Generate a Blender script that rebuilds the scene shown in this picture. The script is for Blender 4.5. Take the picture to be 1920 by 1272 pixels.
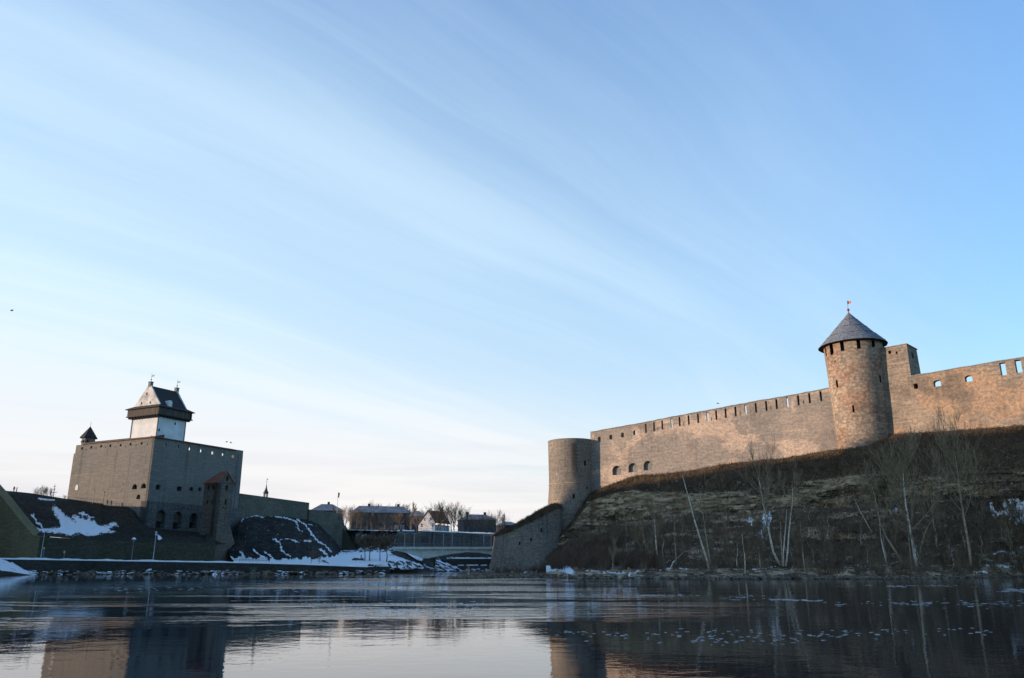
import bpy, bmesh, math, random
import numpy as np
from mathutils import Vector, Matrix, noise as mnoise

R = math.radians
random.seed(7)
SC = bpy.context.scene
for o in list(bpy.data.objects):
    bpy.data.objects.remove(o)

# ------------------------------------------------------------------ camera
F, PITCH, CH = 1490.0, R(15.7), 3.0          # focal length in px of a 1920 px wide frame, tilt, height over the water
cam = bpy.data.objects.new('camera', bpy.data.cameras.new('camera'))
SC.collection.objects.link(cam)
cam.data.sensor_fit = 'HORIZONTAL'
cam.data.sensor_width = 36.0
cam.data.lens = 36.0 * F / 1920.0
cam.data.clip_start = 0.1
cam.data.clip_end = 20000
cam.location = (0, 0, CH)
cam.rotation_euler = (R(90) + PITCH, 0, 0)
SC.camera = cam

# ------------------------------------------------------------------ light
SUN_EL = R(8.0)
SUN_AZ = R(81)                                # from -Y towards -X
SUN = Vector((-math.sin(SUN_AZ) * math.cos(SUN_EL), -math.cos(SUN_AZ) * math.cos(SUN_EL), math.sin(SUN_EL)))
sun = bpy.data.objects.new('sun', bpy.data.lights.new('sun', 'SUN'))
SC.collection.objects.link(sun)
sun.data.energy = 3.2
sun.data.angle = R(0.6)
sun.data.color = (1.0, 0.74, 0.53)
sun.rotation_euler = SUN.to_track_quat('Z', 'Y').to_euler()

SC.view_settings.view_transform = 'Standard'
SC.view_settings.look = 'None'
SC.view_settings.exposure = 1.15
SC.view_settings.gamma = 1.0

world = bpy.data.worlds.new("World")
SC.world = world
world.use_nodes = True


class NT:
    """tiny node-tree writer"""
    def __init__(s, tree):
        s.t = tree
        tree.nodes.clear()

    def n(s, typ, **kw):
        nd = s.t.nodes.new(typ)
        for k, v in kw.items():
            if k.startswith('i_'):
                key = k[2:]
                key = int(key) if key.isdigit() else key.replace('_', ' ')
                s.put(nd.inputs[key], v)
            else:
                setattr(nd, k, v)
        return nd

    def put(s, sock, v):
        if isinstance(v, bpy.types.NodeSocket):
            s.t.links.new(v, sock)
        elif isinstance(v, bpy.types.Node):
            s.t.links.new(v.outputs[0], sock)
        elif isinstance(v, (tuple, list)):
            v = tuple(v)
            if sock.type == 'RGBA' and len(v) == 3:
                v = v + (1,)
            sock.default_value = v
        else:
            sock.default_value = v

    def math(s, op, a, b=0.0, c=None, clamp=False):
        nd = s.t.nodes.new('ShaderNodeMath')
        nd.operation = op
        nd.use_clamp = clamp
        s.put(nd.inputs[0], a)
        s.put(nd.inputs[1], b)
        if c is not None:
            s.put(nd.inputs[2], c)
        return nd.outputs[0]

    def mix(s, f, a, b, mode='MIX'):
        nd = s.t.nodes.new('ShaderNodeMix')
        nd.data_type = 'RGBA'
        nd.blend_type = mode
        s.put(nd.inputs[0], f)
        s.put(nd.inputs[6], a)
        s.put(nd.inputs[7], b)
        return nd.outputs[2]

    def noise(s, vec, scale, detail=4, rough=0.55, dist=0.0):
        nd = s.t.nodes.new('ShaderNodeTexNoise')
        nd.inputs['Scale'].default_value = scale
        nd.inputs['Detail'].default_value = detail
        nd.inputs['Roughness'].default_value = rough
        nd.inputs['Distortion'].default_value = dist
        if vec is not None:
            s.put(nd.inputs['Vector'], vec)
        return nd.outputs[0]

    def mapping(s, vec, scale=(1, 1, 1), rot=(0, 0, 0), loc=(0, 0, 0)):
        nd = s.t.nodes.new('ShaderNodeMapping')
        s.put(nd.inputs['Vector'], vec)
        nd.inputs['Scale'].default_value = scale
        nd.inputs['Rotation'].default_value = rot
        nd.inputs['Location'].default_value = loc
        return nd.outputs[0]

    def step(s, v, a, b, lo=0.0, hi=1.0):
        nd = s.t.nodes.new('ShaderNodeMapRange')
        nd.interpolation_type = 'SMOOTHSTEP'
        s.put(nd.inputs[0], v)
        for i, x in enumerate((a, b, lo, hi)):
            s.put(nd.inputs[i + 1], x)
        return nd.outputs[0]


# ------------------------------------------------------------------ sky
w = NT(world.node_tree)
sky = w.n('ShaderNodeTexSky', sky_type='NISHITA')
sky.sun_disc = False
sky.sun_elevation = SUN_EL
sky.sun_rotation = R(180) + SUN_AZ
sky.altitude = 30
sky.air_density = 1.0
sky.dust_density = 0.6
sky.ozone_density = 2.2
tc = w.n('ShaderNodeTexCoord')
sep = w.n('ShaderNodeSeparateXYZ', i_0=tc.outputs['Generated'])
zz = w.math('MAXIMUM', sep.outputs[2], 0.0)
den = w.math('ADD', zz, 0.12)
cv = w.n('ShaderNodeCombineXYZ', i_0=w.math('DIVIDE', sep.outputs[0], den), i_1=w.math('DIVIDE', sep.outputs[1], den))
cp = w.mapping(cv.outputs[0], rot=(0, 0, R(-46)))
warp = w.noise(cp, 0.5, 2, 0.5)
cp2 = w.n('ShaderNodeVectorMath', operation='ADD', i_0=cp,
          i_1=w.n('ShaderNodeCombineXYZ', i_1=w.math('MULTIPLY', w.math('SUBTRACT', warp, 0.5), 0.5)).outputs[0]).outputs[0]
st1 = w.noise(w.mapping(cp2, scale=(0.15, 1.1, 1)), 1.0, 8, 0.56, 0.15)
st2 = w.noise(w.mapping(cp2, scale=(0.36, 4.6, 1), loc=(3, 7, 0)), 1.0, 8, 0.62, 0.35)
streak = w.math('ADD', w.math('MULTIPLY', st1, 0.78), w.math('MULTIPLY', st2, 0.22))
streak = w.step(streak, 0.42, 0.66)
# the cirrus sheet is thicker in the west (left) and towards the horizon
westf = w.step(sep.outputs[0], 0.55, -0.65, 0.0, 1.0)
low = w.step(zz, 0.85, 0.12, 0.0, 1.0)
eastf = w.math('MULTIPLY', w.step(sep.outputs[0], 0.85, 0.25), w.step(sep.outputs[1], -0.6, 0.1))
low2 = w.math('MULTIPLY', w.step(zz, 0.26, 0.0), eastf)
sheet = w.math('ADD', w.math('MULTIPLY', w.math('MULTIPLY', westf, low), 0.50), w.math('ADD', w.math('MULTIPLY', w.math('MULTIPLY', low, eastf), 0.36), w.math('MULTIPLY', low2, 0.35)))
cirrus = w.math('ADD', w.math('MULTIPLY', streak, w.math('MULTIPLY', eastf, w.math('ADD', 0.20, w.math('MULTIPLY', westf, 0.12)))), w.math('ADD', sheet, 0.07), clamp=True)
bands = w.noise(w.n('ShaderNodeCombineXYZ', i_0=w.math('MULTIPLY', sep.outputs[0], 2.2), i_1=w.math('MULTIPLY', sep.outputs[2], 34)).outputs[0], 1.0, 5, 0.55, 0.3)
hb = w.step(zz, 0.20, 0.02, 0.0, 1.0)
bandf = w.math('MULTIPLY', w.step(bands, 0.42, 0.66), hb)
cloud_col = w.mix(w.step(zz, 0.02, 0.34), (2.98, 2.84, 2.76), (2.25, 2.86, 3.3))
cloud_col = w.mix(w.math('MULTIPLY', bandf, 0.7), cloud_col, (2.2, 2.22, 2.42))
clear = w.mix(1.0, sky.outputs[0], (0.62, 0.87, 1.02), 'MULTIPLY')
clear = w.mix(w.step(zz, 0.15, 0.7), clear, w.mix(1.0, clear, (1.0, 1.11, 1.28), 'MULTIPLY'))
SKYMIX = w.mix(cirrus, clear, cloud_col)
bg = w.n('ShaderNodeBackground', i_Color=SKYMIX, i_Strength=0.15)
w.n('ShaderNodeOutputWorld', i_Surface=bg.outputs[0])

# ------------------------------------------------------------------ pixel helpers: a sight line through the photograph's pixel
SN, CS = math.sin(PITCH), math.cos(PITCH)


def ray(px, py):
    u, v = (px - 960) / F, (636 - py) / F
    return Vector((u, CS - v * SN, SN + v * CS))


def atY(px, py, Y):
    d = ray(px, py)
    return Vector((0, 0, CH)) + d * (Y / d.y)


def atz(px, py, z):
    d = ray(px, py)
    return Vector((0, 0, CH)) + d * ((z - CH) / d.z)


def cr(a, b):
    return a[0] * b[1] - a[1] * b[0]


def onplane(px, py, P0, e):
    """(s, z) where the sight line meets the vertical plane through P0 along e"""
    d = ray(px, py)
    t = cr(P0, e) / cr(d, e)
    x, y = t * d.x, t * d.y
    return (x - P0[0]) * e[0] + (y - P0[1]) * e[1], CH + t * d.z


def oncyl(px, py, c, r):
    """(theta, z): theta 0 faces -Y, grows towards +X"""
    d = ray(px, py)
    a = d.x ** 2 + d.y ** 2
    b = -2 * (d.x * c[0] + d.y * c[1])
    q = c[0] ** 2 + c[1] ** 2 - r * r
    D = max(b * b - 4 * a * q, 0)
    t = (-b - math.sqrt(D)) / (2 * a)
    return math.atan2(t * d.x - c[0], -(t * d.y - c[1])), CH + t * d.z


def interp(x, pts):
    if x <= pts[0][0]:
        return pts[0][1]
    for (a, b), (c, d) in zip(pts, pts[1:]):
        if x <= c:
            return b + (d - b) * (x - a) / (c - a)
    return pts[-1][1]


def fbm(x, y, z=0.0, o=4):
    return mnoise.fractal(Vector((x, y, z)), 0.9, 2.1, o)


# ------------------------------------------------------------------ object helpers
COL = SC.collection
WM = {}


def link(name, me, mat=None, parent=None, M=None, label=None, smooth=False):
    o = bpy.data.objects.new(name, me)
    COL.objects.link(o)
    if mat is not None and me is not None:
        if not me.materials:
            me.materials.append(mat)
    M = M or Matrix.Identity(4)
    WM[o] = M
    if parent is not None:
        o.parent = parent
        o.matrix_basis = WM[parent].inverted() @ M
    else:
        o.matrix_basis = M
    if label:
        o['label'] = label
    if smooth:
        for p in me.polygons:
            p.use_smooth = True
    return o


def tag(o, label=None, cat=None, group=None, kind=None):
    if label:
        o['label'] = label
    if cat:
        o['category'] = cat
    if group:
        o['group'] = group
    if kind:
        o['kind'] = kind
    return o


def thing(name, label, cat, loc, group=None):
    o = link(name, None, M=Matrix.Translation(Vector(loc)))
    o.empty_display_size = 0.5
    return tag(o, label, cat, group)


def mesh(name, V, Fc, uv=None):
    me = bpy.data.meshes.new(name)
    me.from_pydata([tuple(v) for v in V], [], Fc)
    if uv is not None:
        l = me.uv_layers.new(name='UVMap')
        for p in me.polygons:
            for li, vi in zip(p.loop_indices, p.vertices):
                l.data[li].uv = uv[vi]
    me.update()
    return me


def box_uv(me):
    """box-mapped UVs in metres"""
    l = me.uv_layers.get('UVMap') or me.uv_layers.new(name='UVMap')
    vs = me.vertices
    for p in me.polygons:
        n = p.normal
        for li, vi in zip(p.loop_indices, p.vertices):
            c = vs[vi].co
            if abs(n.z) > 0.8:
                l.data[li].uv = (c.x, c.y)
            elif abs(n.x) > abs(n.y):
                l.data[li].uv = (c.y, c.z)
            else:
                l.data[li].uv = (c.x, c.z)
    return me


class MB:
    """collects simple shapes into one mesh"""
    def __init__(s):
        s.V, s.F = [], []

    def add(s, V, Fc):
        k = len(s.V)
        s.V += [Vector(v) for v in V]
        s.F += [tuple(i + k for i in f) for f in Fc]
        return s

    def box(s, x0, x1, y0, y1, z0, z1, M=None):
        V = [Vector(p) for p in ((x0, y0, z0), (x1, y0, z0), (x1, y1, z0), (x0, y1, z0), (x0, y0, z1), (x1, y0, z1), (x1, y1, z1), (x0, y1, z1))]
        if M is not None:
            V = [M @ v for v in V]
        return s.add(V, [(3, 2, 1, 0), (4, 5, 6, 7), (0, 1, 5, 4), (1, 2, 6, 5), (2, 3, 7, 6), (3, 0, 4, 7)])

    def tube(s, pts, rad, n=5, cap=True):
        pts = [Vector(p) for p in pts]
        if not hasattr(rad, '__len__'):
            rad = [rad] * len(pts)
        V, Fc = [], []
        m = len(pts)
        for i, p in enumerate(pts):
            t = (pts[min(i + 1, m - 1)] - pts[max(i - 1, 0)])
            t = t.normalized() if t.length > 1e-9 else Vector((0, 0, 1))
            a = t.cross(Vector((0, 1, 0.01)))
            if a.length < 0.2:
                a = t.cross(Vector((1, 0, 0)))
            a.normalize()
            b = t.cross(a)
            for k in range(n):
                an = 2 * math.pi * k / n
                V.append(p + (a * math.cos(an) + b * math.sin(an)) * rad[i])
        for i in range(m - 1):
            for k in range(n):
                k2 = (k + 1) % n
                Fc.append((i * n + k, i * n + k2, (i + 1) * n + k2, (i + 1) * n + k))
        if cap:
            Fc.append(tuple(range(n))[::-1])
            Fc.append(tuple((m - 1) * n + k for k in range(n)))
        return s.add(V, Fc)

    def lathe(s, prof, n=16, c=(0, 0, 0)):
        V, Fc = [], []
        for (z, r) in prof:
            for k in range(n):
                a = 2 * math.pi * k / n
                V.append((c[0] + r * math.sin(a), c[1] - r * math.cos(a), c[2] + z))
        for i in range(len(prof) - 1):
            for k in range(n):
                k2 = (k + 1) % n
                Fc.append((i * n + k, i * n + k2, (i + 1) * n + k2, (i + 1) * n + k))
        Fc.append(tuple(range(n))[::-1])
        Fc.append(tuple((len(prof) - 1) * n + k for k in range(n)))
        return s.add(V, Fc)

    def me(s, name='m'):
        return mesh(name, s.V, s.F)

    def build(s, name, mat, parent=None, M=None, label=None, smooth=False, uv=True):
        me = s.me(name)
        if uv:
            box_uv(me)
        return link(name, me, mat, parent, M, label, smooth)


def ragged(pts, step=1.3, amp=0.09):
    out = []
    for (a, b), (c, d) in zip(pts, pts[1:]):
        n = max(1, int(abs(c - a) / step))
        for k in range(n):
            u = k / n
            out.append((a + (c - a) * u, b + (d - b) * u + (amp * random.uniform(-1, 1) if k or out else 0)))
    return out + [pts[-1]]


def rect(s0, s1, z0, z1):
    return [(s0, z0), (s1, z0), (s1, z1), (s0, z1)]


def arch(s0, s1, z0, z1, n=8, flat=1.0):
    r = (s1 - s0) / 2
    zc = z1 - r * flat
    return [(s0, z0), (s1, z0)] + [((s0 + s1) / 2 + r * math.cos(math.pi * i / n), zc + r * flat * math.sin(math.pi * i / n)) for i in range(n + 1)]


def panel(outline, holes, thick):
    """a wall slab with real openings; local x along the wall, y into it, z up"""
    cu = bpy.data.curves.new('p', 'CURVE')
    cu.dimensions = '2D'
    cu.fill_mode = 'BOTH'
    cu.extrude = thick / 2
    for poly in [outline] + list(holes):
        sp = cu.splines.new('POLY')
        sp.points.add(len(poly) - 1)
        for p, (x, y) in zip(sp.points, poly):
            p.co = (x, y, 0, 1)
        sp.use_cyclic_u = True
    ob = bpy.data.objects.new('p', cu)
    me = bpy.data.meshes.new_from_object(ob)
    bpy.data.objects.remove(ob)
    me2 = mesh('wall', [(v.co.x, thick / 2 - v.co.z, v.co.y) for v in me.vertices], [tuple(p.vertices) for p in me.polygons])
    bm = bmesh.new()
    bm.from_mesh(me2)
    bmesh.ops.remove_doubles(bm, verts=bm.verts, dist=0.0005)
    bmesh.ops.recalc_face_normals(bm, faces=bm.faces)
    bm.to_mesh(me2)
    bm.free()
    me2.update()
    return box_uv(me2)


def frame(P0, e, z=0.0):
    """local x along e, y inwards (up x e), z up"""
    return Matrix(((e[0], -e[1], 0, P0[0]), (e[1], e[0], 0, P0[1]), (0, 0, 1, z), (0, 0, 0, 1)))


def unit(x, y):
    l = math.hypot(x, y)
    return (x / l, y / l)


def filled(poly, y0, y1):
    """prism of an (s, z) polygon"""
    n = len(poly)
    V = [(p[0], y0, p[1]) for p in poly] + [(p[0], y1, p[1]) for p in poly]
    Fc = [tuple(range(n)), tuple(range(2 * n - 1, n - 1, -1))] + [(i, i + n, (i + 1) % n + n, (i + 1) % n) for i in range(n)]
    return V, Fc


# ------------------------------------------------------------------ materials
def new_mat(name):
    m = bpy.data.materials.new(name)
    m.use_nodes = True
    return m, NT(m.node_tree)


def finish(t, col, rough=0.9, bump=None, bstr=0.4, bdist=0.1, spec=0.25, metal=0.0):
    p = t.n('ShaderNodeBsdfPrincipled', i_Base_Color=col, i_Roughness=rough, i_Metallic=metal)
    p.inputs['Specular IOR Level'].default_value = spec
    if bump is not None:
        t.put(p.inputs['Normal'], t.n('ShaderNodeBump', i_Strength=bstr, i_Distance=bdist, i_Height=bump).outputs[0])
    t.n('ShaderNodeOutputMaterial', i_Surface=p.outputs[0])
    return p


def simple(name, col, rough=0.8, var=0.25, scale=1.5, spec=0.25, metal=0.0, stretch=(1, 1, 1)):
    m, t = new_mat(name)
    tc = t.n('ShaderNodeTexCoord')
    v = t.mapping(tc.outputs['Object'], scale=stretch)
    n = t.noise(v, scale, 5, 0.6)
    f = t.step(n, 0.3, 0.7, 1 - var, 1 + var)
    c = t.mix(1.0, col, t.n('ShaderNodeCombineColor', i_0=f, i_1=f, i_2=f).outputs[0], 'MULTIPLY')
    finish(t, c, rough, n, 0.2, 0.03, spec, metal)
    return m


def masonry(name, c1, c2, c3, course=0.45, blot=0.07, patch=None, patch_col=None, moss=None, stain=0.35, contrast=1.0, rubble=0.0, strip=None):
    m, t = new_mat(name)
    uv = t.n('ShaderNodeTexCoord').outputs['UV']
    big = t.noise(uv, blot, 6, 0.6, 0.3)
    col = t.mix(t.step(big, 0.36, 0.62), c1, c2)
    streak = t.noise(t.mapping(uv, scale=(0.22, 1.7, 1)), 1.0, 6, 0.65, 0.2)
    col = t.mix(t.step(streak, 0.42, 0.68, 0, 0.85), col, c3)
    if patch is not None:
        pn = t.noise(t.mapping(uv, scale=(0.8, 1.3, 1), loc=(11, 5, 0)), patch, 7, 0.62, 0.6)
        pm = t.step(pn, 0.50, 0.56)
        pd = t.noise(uv, 1.1, 5, 0.7)
        col = t.mix(t.math('MULTIPLY', pm, t.step(pd, 0.36, 0.52, 0.25, 1.0)), col, patch_col)
    if moss is not None:
        mn = t.noise(t.mapping(uv, loc=(31, 2, 0)), 0.11, 5, 0.6)
        col = t.mix(t.step(mn, 0.48, 0.66, 0, 0.8), col, moss)
    sec = t.n('ShaderNodeTexBrick', i_Vector=t.n('ShaderNodeVectorMath', operation='ADD', i_0=uv, i_1=t.n('ShaderNodeCombineXYZ', i_0=t.math('MULTIPLY', streak, 1.2), i_1=t.math('MULTIPLY', big, 2.5)).outputs[0]).outputs[0],
              i_Color1=(1.10, 1.08, 1.06), i_Color2=(0.84, 0.85, 0.87), i_Mortar=(0.97, 0.97, 0.97), i_Scale=1.0)
    sec.inputs['Mortar Size'].default_value = 0.05
    sec.inputs['Mortar Smooth'].default_value = 1.0
    sec.inputs['Brick Width'].default_value = 11.0
    sec.inputs['Row Height'].default_value = 6.5
    sec.offset = 0.37
    col = t.mix(0.8 * contrast, col, sec.outputs[0], 'MULTIPLY')
    br = t.n('ShaderNodeTexBrick', i_Vector=uv, i_Color1=(1.0, 1.0, 1.0), i_Color2=(0.74, 0.74, 0.75), i_Mortar=(0.66, 0.65, 0.63), i_Scale=1.0)
    br.inputs['Mortar Size'].default_value = 0.035
    br.inputs['Bias'].default_value = -0.1
    br.inputs['Brick Width'].default_value = course * 2.3
    br.inputs['Row Height'].default_value = course
    br.offset = 0.43
    sp = t.noise(uv, 1.35, 6, 0.75)
    spf = t.step(sp, 0.30, 0.70, 1 - 0.40 * contrast, 1 + 0.24 * contrast)
    col = t.mix(0.22 + 0.18 * contrast, col, br.outputs[0], 'MULTIPLY')
    if rubble:
        vo = t.n('ShaderNodeTexVoronoi', i_Vector=t.mapping(uv, scale=(1, 1.6, 1)), i_Scale=0.85)
        col = t.mix(rubble, col, t.mix(t.step(vo.outputs['Distance'], 0.25, 0.75), (1.15, 1.1, 1.05), (0.42, 0.36, 0.33)), 'MULTIPLY')
    col = t.mix(1.0, col, t.n('ShaderNodeCombineColor', i_0=spf, i_1=spf, i_2=spf).outputs[0], 'MULTIPLY')
    vs = t.noise(t.mapping(uv, scale=(0.55, 0.035, 1), loc=(4, 9, 0)), 1.0, 5, 0.6)
    col = t.mix(t.step(vs, 0.52, 0.72, 0, stain), col, (0.05, 0.047, 0.043))
    if strip is not None:
        su = t.n('ShaderNodeSeparateXYZ', i_0=uv)
        wob = t.math('ADD', su.outputs[0], t.math('MULTIPLY', t.math('SUBTRACT', sp, 0.5), 2.2))
        sf = t.math('MULTIPLY', t.step(t.math('ABSOLUTE', t.math('SUBTRACT', wob, strip[0])), 1.5, 0.3), t.math('MULTIPLY', t.step(su.outputs[1], strip[1], strip[1] + 8), t.step(su.outputs[1], strip[2], strip[2] - 2)))
        col = t.mix(t.math('MULTIPLY', sf, 0.75), col, (0.035, 0.033, 0.03))
    hole = t.noise(t.mapping(uv, scale=(1, 1.5, 1)), 3.1, 2, 0.5)
    col = t.mix(t.step(hole, 0.68, 0.76, 0, 0.75), col, (0.04, 0.035, 0.03))
    finish(t, col, 0.92, t.math('ADD', sp, t.math('MULTIPLY', br.outputs[1], -0.35)), 0.55, 0.22, 0.15)
    return m


M = {}
M['castle'] = masonry('grey limestone', (0.185, 0.176, 0.158), (0.15, 0.147, 0.138), (0.225, 0.205, 0.175), 0.5, 0.05, stain=0.42, contrast=0.5)
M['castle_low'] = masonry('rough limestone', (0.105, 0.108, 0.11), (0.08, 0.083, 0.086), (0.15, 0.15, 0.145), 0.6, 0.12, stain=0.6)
M['mossy'] = masonry('mossy limestone', (0.135, 0.125, 0.10), (0.105, 0.10, 0.082), (0.165, 0.147, 0.115), 0.5, 0.06, moss=(0.095, 0.10, 0.065), stain=0.4)
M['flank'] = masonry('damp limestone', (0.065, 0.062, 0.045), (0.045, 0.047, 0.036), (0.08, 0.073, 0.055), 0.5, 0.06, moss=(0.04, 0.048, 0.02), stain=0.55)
M['brownstone'] = masonry('brown limestone', (0.15, 0.122, 0.098), (0.115, 0.097, 0.08), (0.18, 0.147, 0.115), 0.5, 0.06, stain=0.4)
M['quay'] = masonry('quay stone', (0.06, 0.058, 0.052), (0.042, 0.042, 0.038), (0.075, 0.07, 0.06), 0.5, 0.1, stain=0.6)
M['ivan'] = masonry('sandy limestone', (0.31, 0.262, 0.222), (0.25, 0.222, 0.197), (0.37, 0.31, 0.258), 0.42, 0.06, patch=0.075, patch_col=(0.50, 0.385, 0.30), moss=(0.21, 0.185, 0.165), stain=0.25, contrast=0.8)
M['ivan2'] = masonry('weathered limestone', (0.28, 0.225, 0.175), (0.17, 0.15, 0.13), (0.35, 0.275, 0.21), 0.42, 0.05, patch=0.05, patch_col=(0.34, 0.235, 0.16), moss=(0.15, 0.125, 0.105), stain=0.30, contrast=1.0)
M['tower'] = masonry('tower rubble', (0.33, 0.275, 0.22), (0.26, 0.22, 0.18), (0.38, 0.31, 0.24), 0.45, 0.09, patch=0.09, patch_col=(0.29, 0.20, 0.15), stain=0.25, contrast=1.0, rubble=0.5)
M['round'] = masonry('old round tower stone', (0.24, 0.21, 0.175), (0.18, 0.163, 0.14), (0.29, 0.245, 0.195), 0.42, 0.08, stain=0.55, contrast=1.0)
M['plaster'] = simple('white lime plaster', (0.54, 0.56, 0.57), 0.9, 0.12, 0.35)
M['gable'] = simple('stained lime plaster', (0.42, 0.41, 0.40), 0.9, 0.35, 0.5)
M['housewhite'] = simple('dull white render', (0.40, 0.40, 0.40), 0.9, 0.12, 0.4)
M['tile'] = simple('dark roof tile', (0.03, 0.026, 0.028), 0.8, 0.3, 1.2)
M['redtile'] = simple('red roof tile', (0.22, 0.075, 0.045), 0.8, 0.35, 1.2)
M['cap'] = simple('brown tile capping', (0.10, 0.055, 0.045), 0.8, 0.35, 1.2)
M['wood'] = simple('weathered boards', (0.075, 0.061, 0.053), 0.85, 0.55, 1.0, stretch=(4, 4, 0.25))
M['shingle'] = simple('grey shingles', (0.115, 0.13, 0.155), 0.75, 0.4, 1.0, stretch=(2.5, 2.5, 0.35))
M['darkwood'] = simple('dark eaves board', (0.035, 0.032, 0.032), 0.8, 0.3, 2)
M['dark'] = simple('dark opening', (0.018, 0.018, 0.02), 0.9, 0.2, 2)
M['pane'] = simple('dim window glass', (0.03, 0.035, 0.045), 0.25, 0.2, 2, spec=0.5)
M['blocked'] = simple('blocked arch stone', (0.17, 0.16, 0.15), 0.9, 0.3, 2.0)
M['metal'] = simple('grey painted steel', (0.12, 0.125, 0.13), 0.5, 0.1, 3, spec=0.5)
M['palemetal'] = simple('pale painted steel', (0.32, 0.33, 0.34), 0.5, 0.1, 3, spec=0.5)
M['darkmetal'] = simple('dark wrought iron', (0.03, 0.032, 0.035), 0.6, 0.1, 3, spec=0.5)
M['concrete'] = simple('pale concrete', (0.46, 0.47, 0.42), 0.85, 0.18, 0.5)
M['darkconc'] = simple('stained concrete', (0.07, 0.07, 0.068), 0.9, 0.35, 0.5)
M['flag'] = simple('orange red banner', (0.75, 0.20, 0.10), 0.7, 0.1, 3)
M['flagblue'] = simple('blue and dark flag cloth', (0.06, 0.08, 0.16), 0.7, 0.2, 3)
M['red'] = simple('dull red paint', (0.25, 0.05, 0.05), 0.6, 0.1, 3)
M['orange'] = simple('orange marker paint', (0.50, 0.12, 0.06), 0.6, 0.2, 3)
M['yellow'] = simple('yellow sign', (0.45, 0.36, 0.16), 0.6, 0.1, 3)
M['green'] = simple('green painted boards', (0.05, 0.10, 0.07), 0.7, 0.1, 3)
M['cloth'] = simple('dark winter coat', (0.02, 0.022, 0.03), 0.9, 0.2, 6)
M['hair'] = simple('dark hair', (0.015, 0.012, 0.01), 0.9, 0.2, 6)
M['brickhouse'] = simple('brown rendered wall', (0.045, 0.042, 0.042), 0.9, 0.25, 0.3)
M['townwall'] = masonry('town retaining wall', (0.12, 0.118, 0.112), (0.09, 0.09, 0.088), (0.15, 0.145, 0.13), 0.5, 0.06, stain=0.5)
M['snowroof'] = simple('snow dusted roof', (0.15, 0.17, 0.19), 0.9, 0.35, 0.35)
M['snow'] = simple('old snow', (0.78, 0.79, 0.80), 0.75, 0.06, 0.8)
M['ice'] = simple('dirty ice', (0.42, 0.43, 0.43), 0.5, 0.25, 0.7, spec=0.4)
M['rock'] = simple('shore rock', (0.12, 0.092, 0.066), 0.9, 0.75, 0.9)
M['paleRock'] = simple('pale boulder', (0.24, 0.205, 0.165), 0.9, 0.3, 1.5)
M['tanslab'] = simple('tan limestone slab', (0.42, 0.29, 0.18), 0.9, 0.3, 1.5)
M['bark'] = simple('grey brown bark', (0.085, 0.07, 0.058), 0.9, 0.3, 2)
M['twig'] = simple('brown twigs', (0.15, 0.108, 0.072), 0.9, 0.3, 1)
M['olivetwig'] = simple('olive twigs', (0.24, 0.185, 0.115), 0.9, 0.3, 1)
M['redtwig'] = simple('reddish twigs', (0.105, 0.066, 0.046), 0.9, 0.35, 0.5)
M['birch'] = simple('pale birch bark', (0.58, 0.50, 0.40), 0.8, 0.5, 1.6, stretch=(1, 1, 2.5))
M['tanbark'] = simple('tan bark', (0.34, 0.265, 0.18), 0.85, 0.4, 1.6)
M['drygrass'] = simple('dry grass', (0.11, 0.072, 0.042), 0.9, 0.45, 0.4)
M['darkgrass'] = simple('dead grass', (0.108, 0.074, 0.046), 0.9, 0.5, 0.3)


def terrain_mat(name, grass1, grass2, rock1, rock2):
    m, t = new_mat(name)
    pos = t.n('ShaderNodeTexCoord').outputs['Object']
    rk = t.n('ShaderNodeAttribute', attribute_name='rock').outputs['Fac']
    sn = t.n('ShaderNodeAttribute', attribute_name='snow').outputs['Fac']
    rs = t.n('ShaderNodeAttribute', attribute_name='rust').outputs['Fac']
    n1 = t.noise(pos, 0.16, 6, 0.65)
    n2 = t.noise(t.mapping(pos, scale=(1, 1, 1.4)), 1.3, 6, 0.75)
    g = t.mix(t.step(n1, 0.35, 0.65), grass1, grass2)
    gf = t.step(n2, 0.28, 0.72, 0.35, 1.7)
    g = t.mix(1.0, g, t.n('ShaderNodeCombineColor', i_0=gf, i_1=gf, i_2=gf).outputs[0], 'MULTIPLY')
    strata = t.noise(t.mapping(pos, scale=(0.16, 0.16, 2.2)), 1.0, 6, 0.7)
    blocks = t.n('ShaderNodeTexVoronoi', i_Vector=t.mapping(pos, scale=(0.55, 0.55, 1.1)), i_Scale=1.0)
    r = t.mix(t.step(strata, 0.35, 0.66), rock1, rock2)
    r = t.mix(t.math('MULTIPLY', rs, t.step(n2, 0.35, 0.6)), r, (0.34, 0.17, 0.07))
    cf = t.step(blocks.outputs['Color'], 0.0, 1.0, 0.45, 1.3)
    r = t.mix(1.0, r, t.n('ShaderNodeCombineColor', i_0=cf, i_1=cf, i_2=cf).outputs[0], 'MULTIPLY')
    crack = t.noise(t.mapping(pos, scale=(0.5, 0.5, 1.6)), 1.7, 4, 0.7)
    r = t.mix(t.step(crack, 0.56, 0.66, 0, 0.85), r, (0.02, 0.018, 0.016))
    rm = t.step(t.math('ADD', rk, t.math('MULTIPLY', t.math('SUBTRACT', n2, 0.5), 1.3)), 0.40, 0.62)
    c = t.mix(rm, g, r)
    ns = t.noise(pos, 1.3, 8, 0.78)
    sm = t.step(t.math('ADD', sn, t.math('MULTIPLY', t.math('SUBTRACT', ns, 0.5), 1.9)), 0.44, 0.66)
    c = t.mix(sm, c, (0.78, 0.79, 0.80))
    finish(t, c, 0.92, t.math('ADD', n2, t.math('MULTIPLY', strata, t.math('MULTIPLY', rk, 1.5))), 0.8, 0.45, 0.15)
    return m


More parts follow.
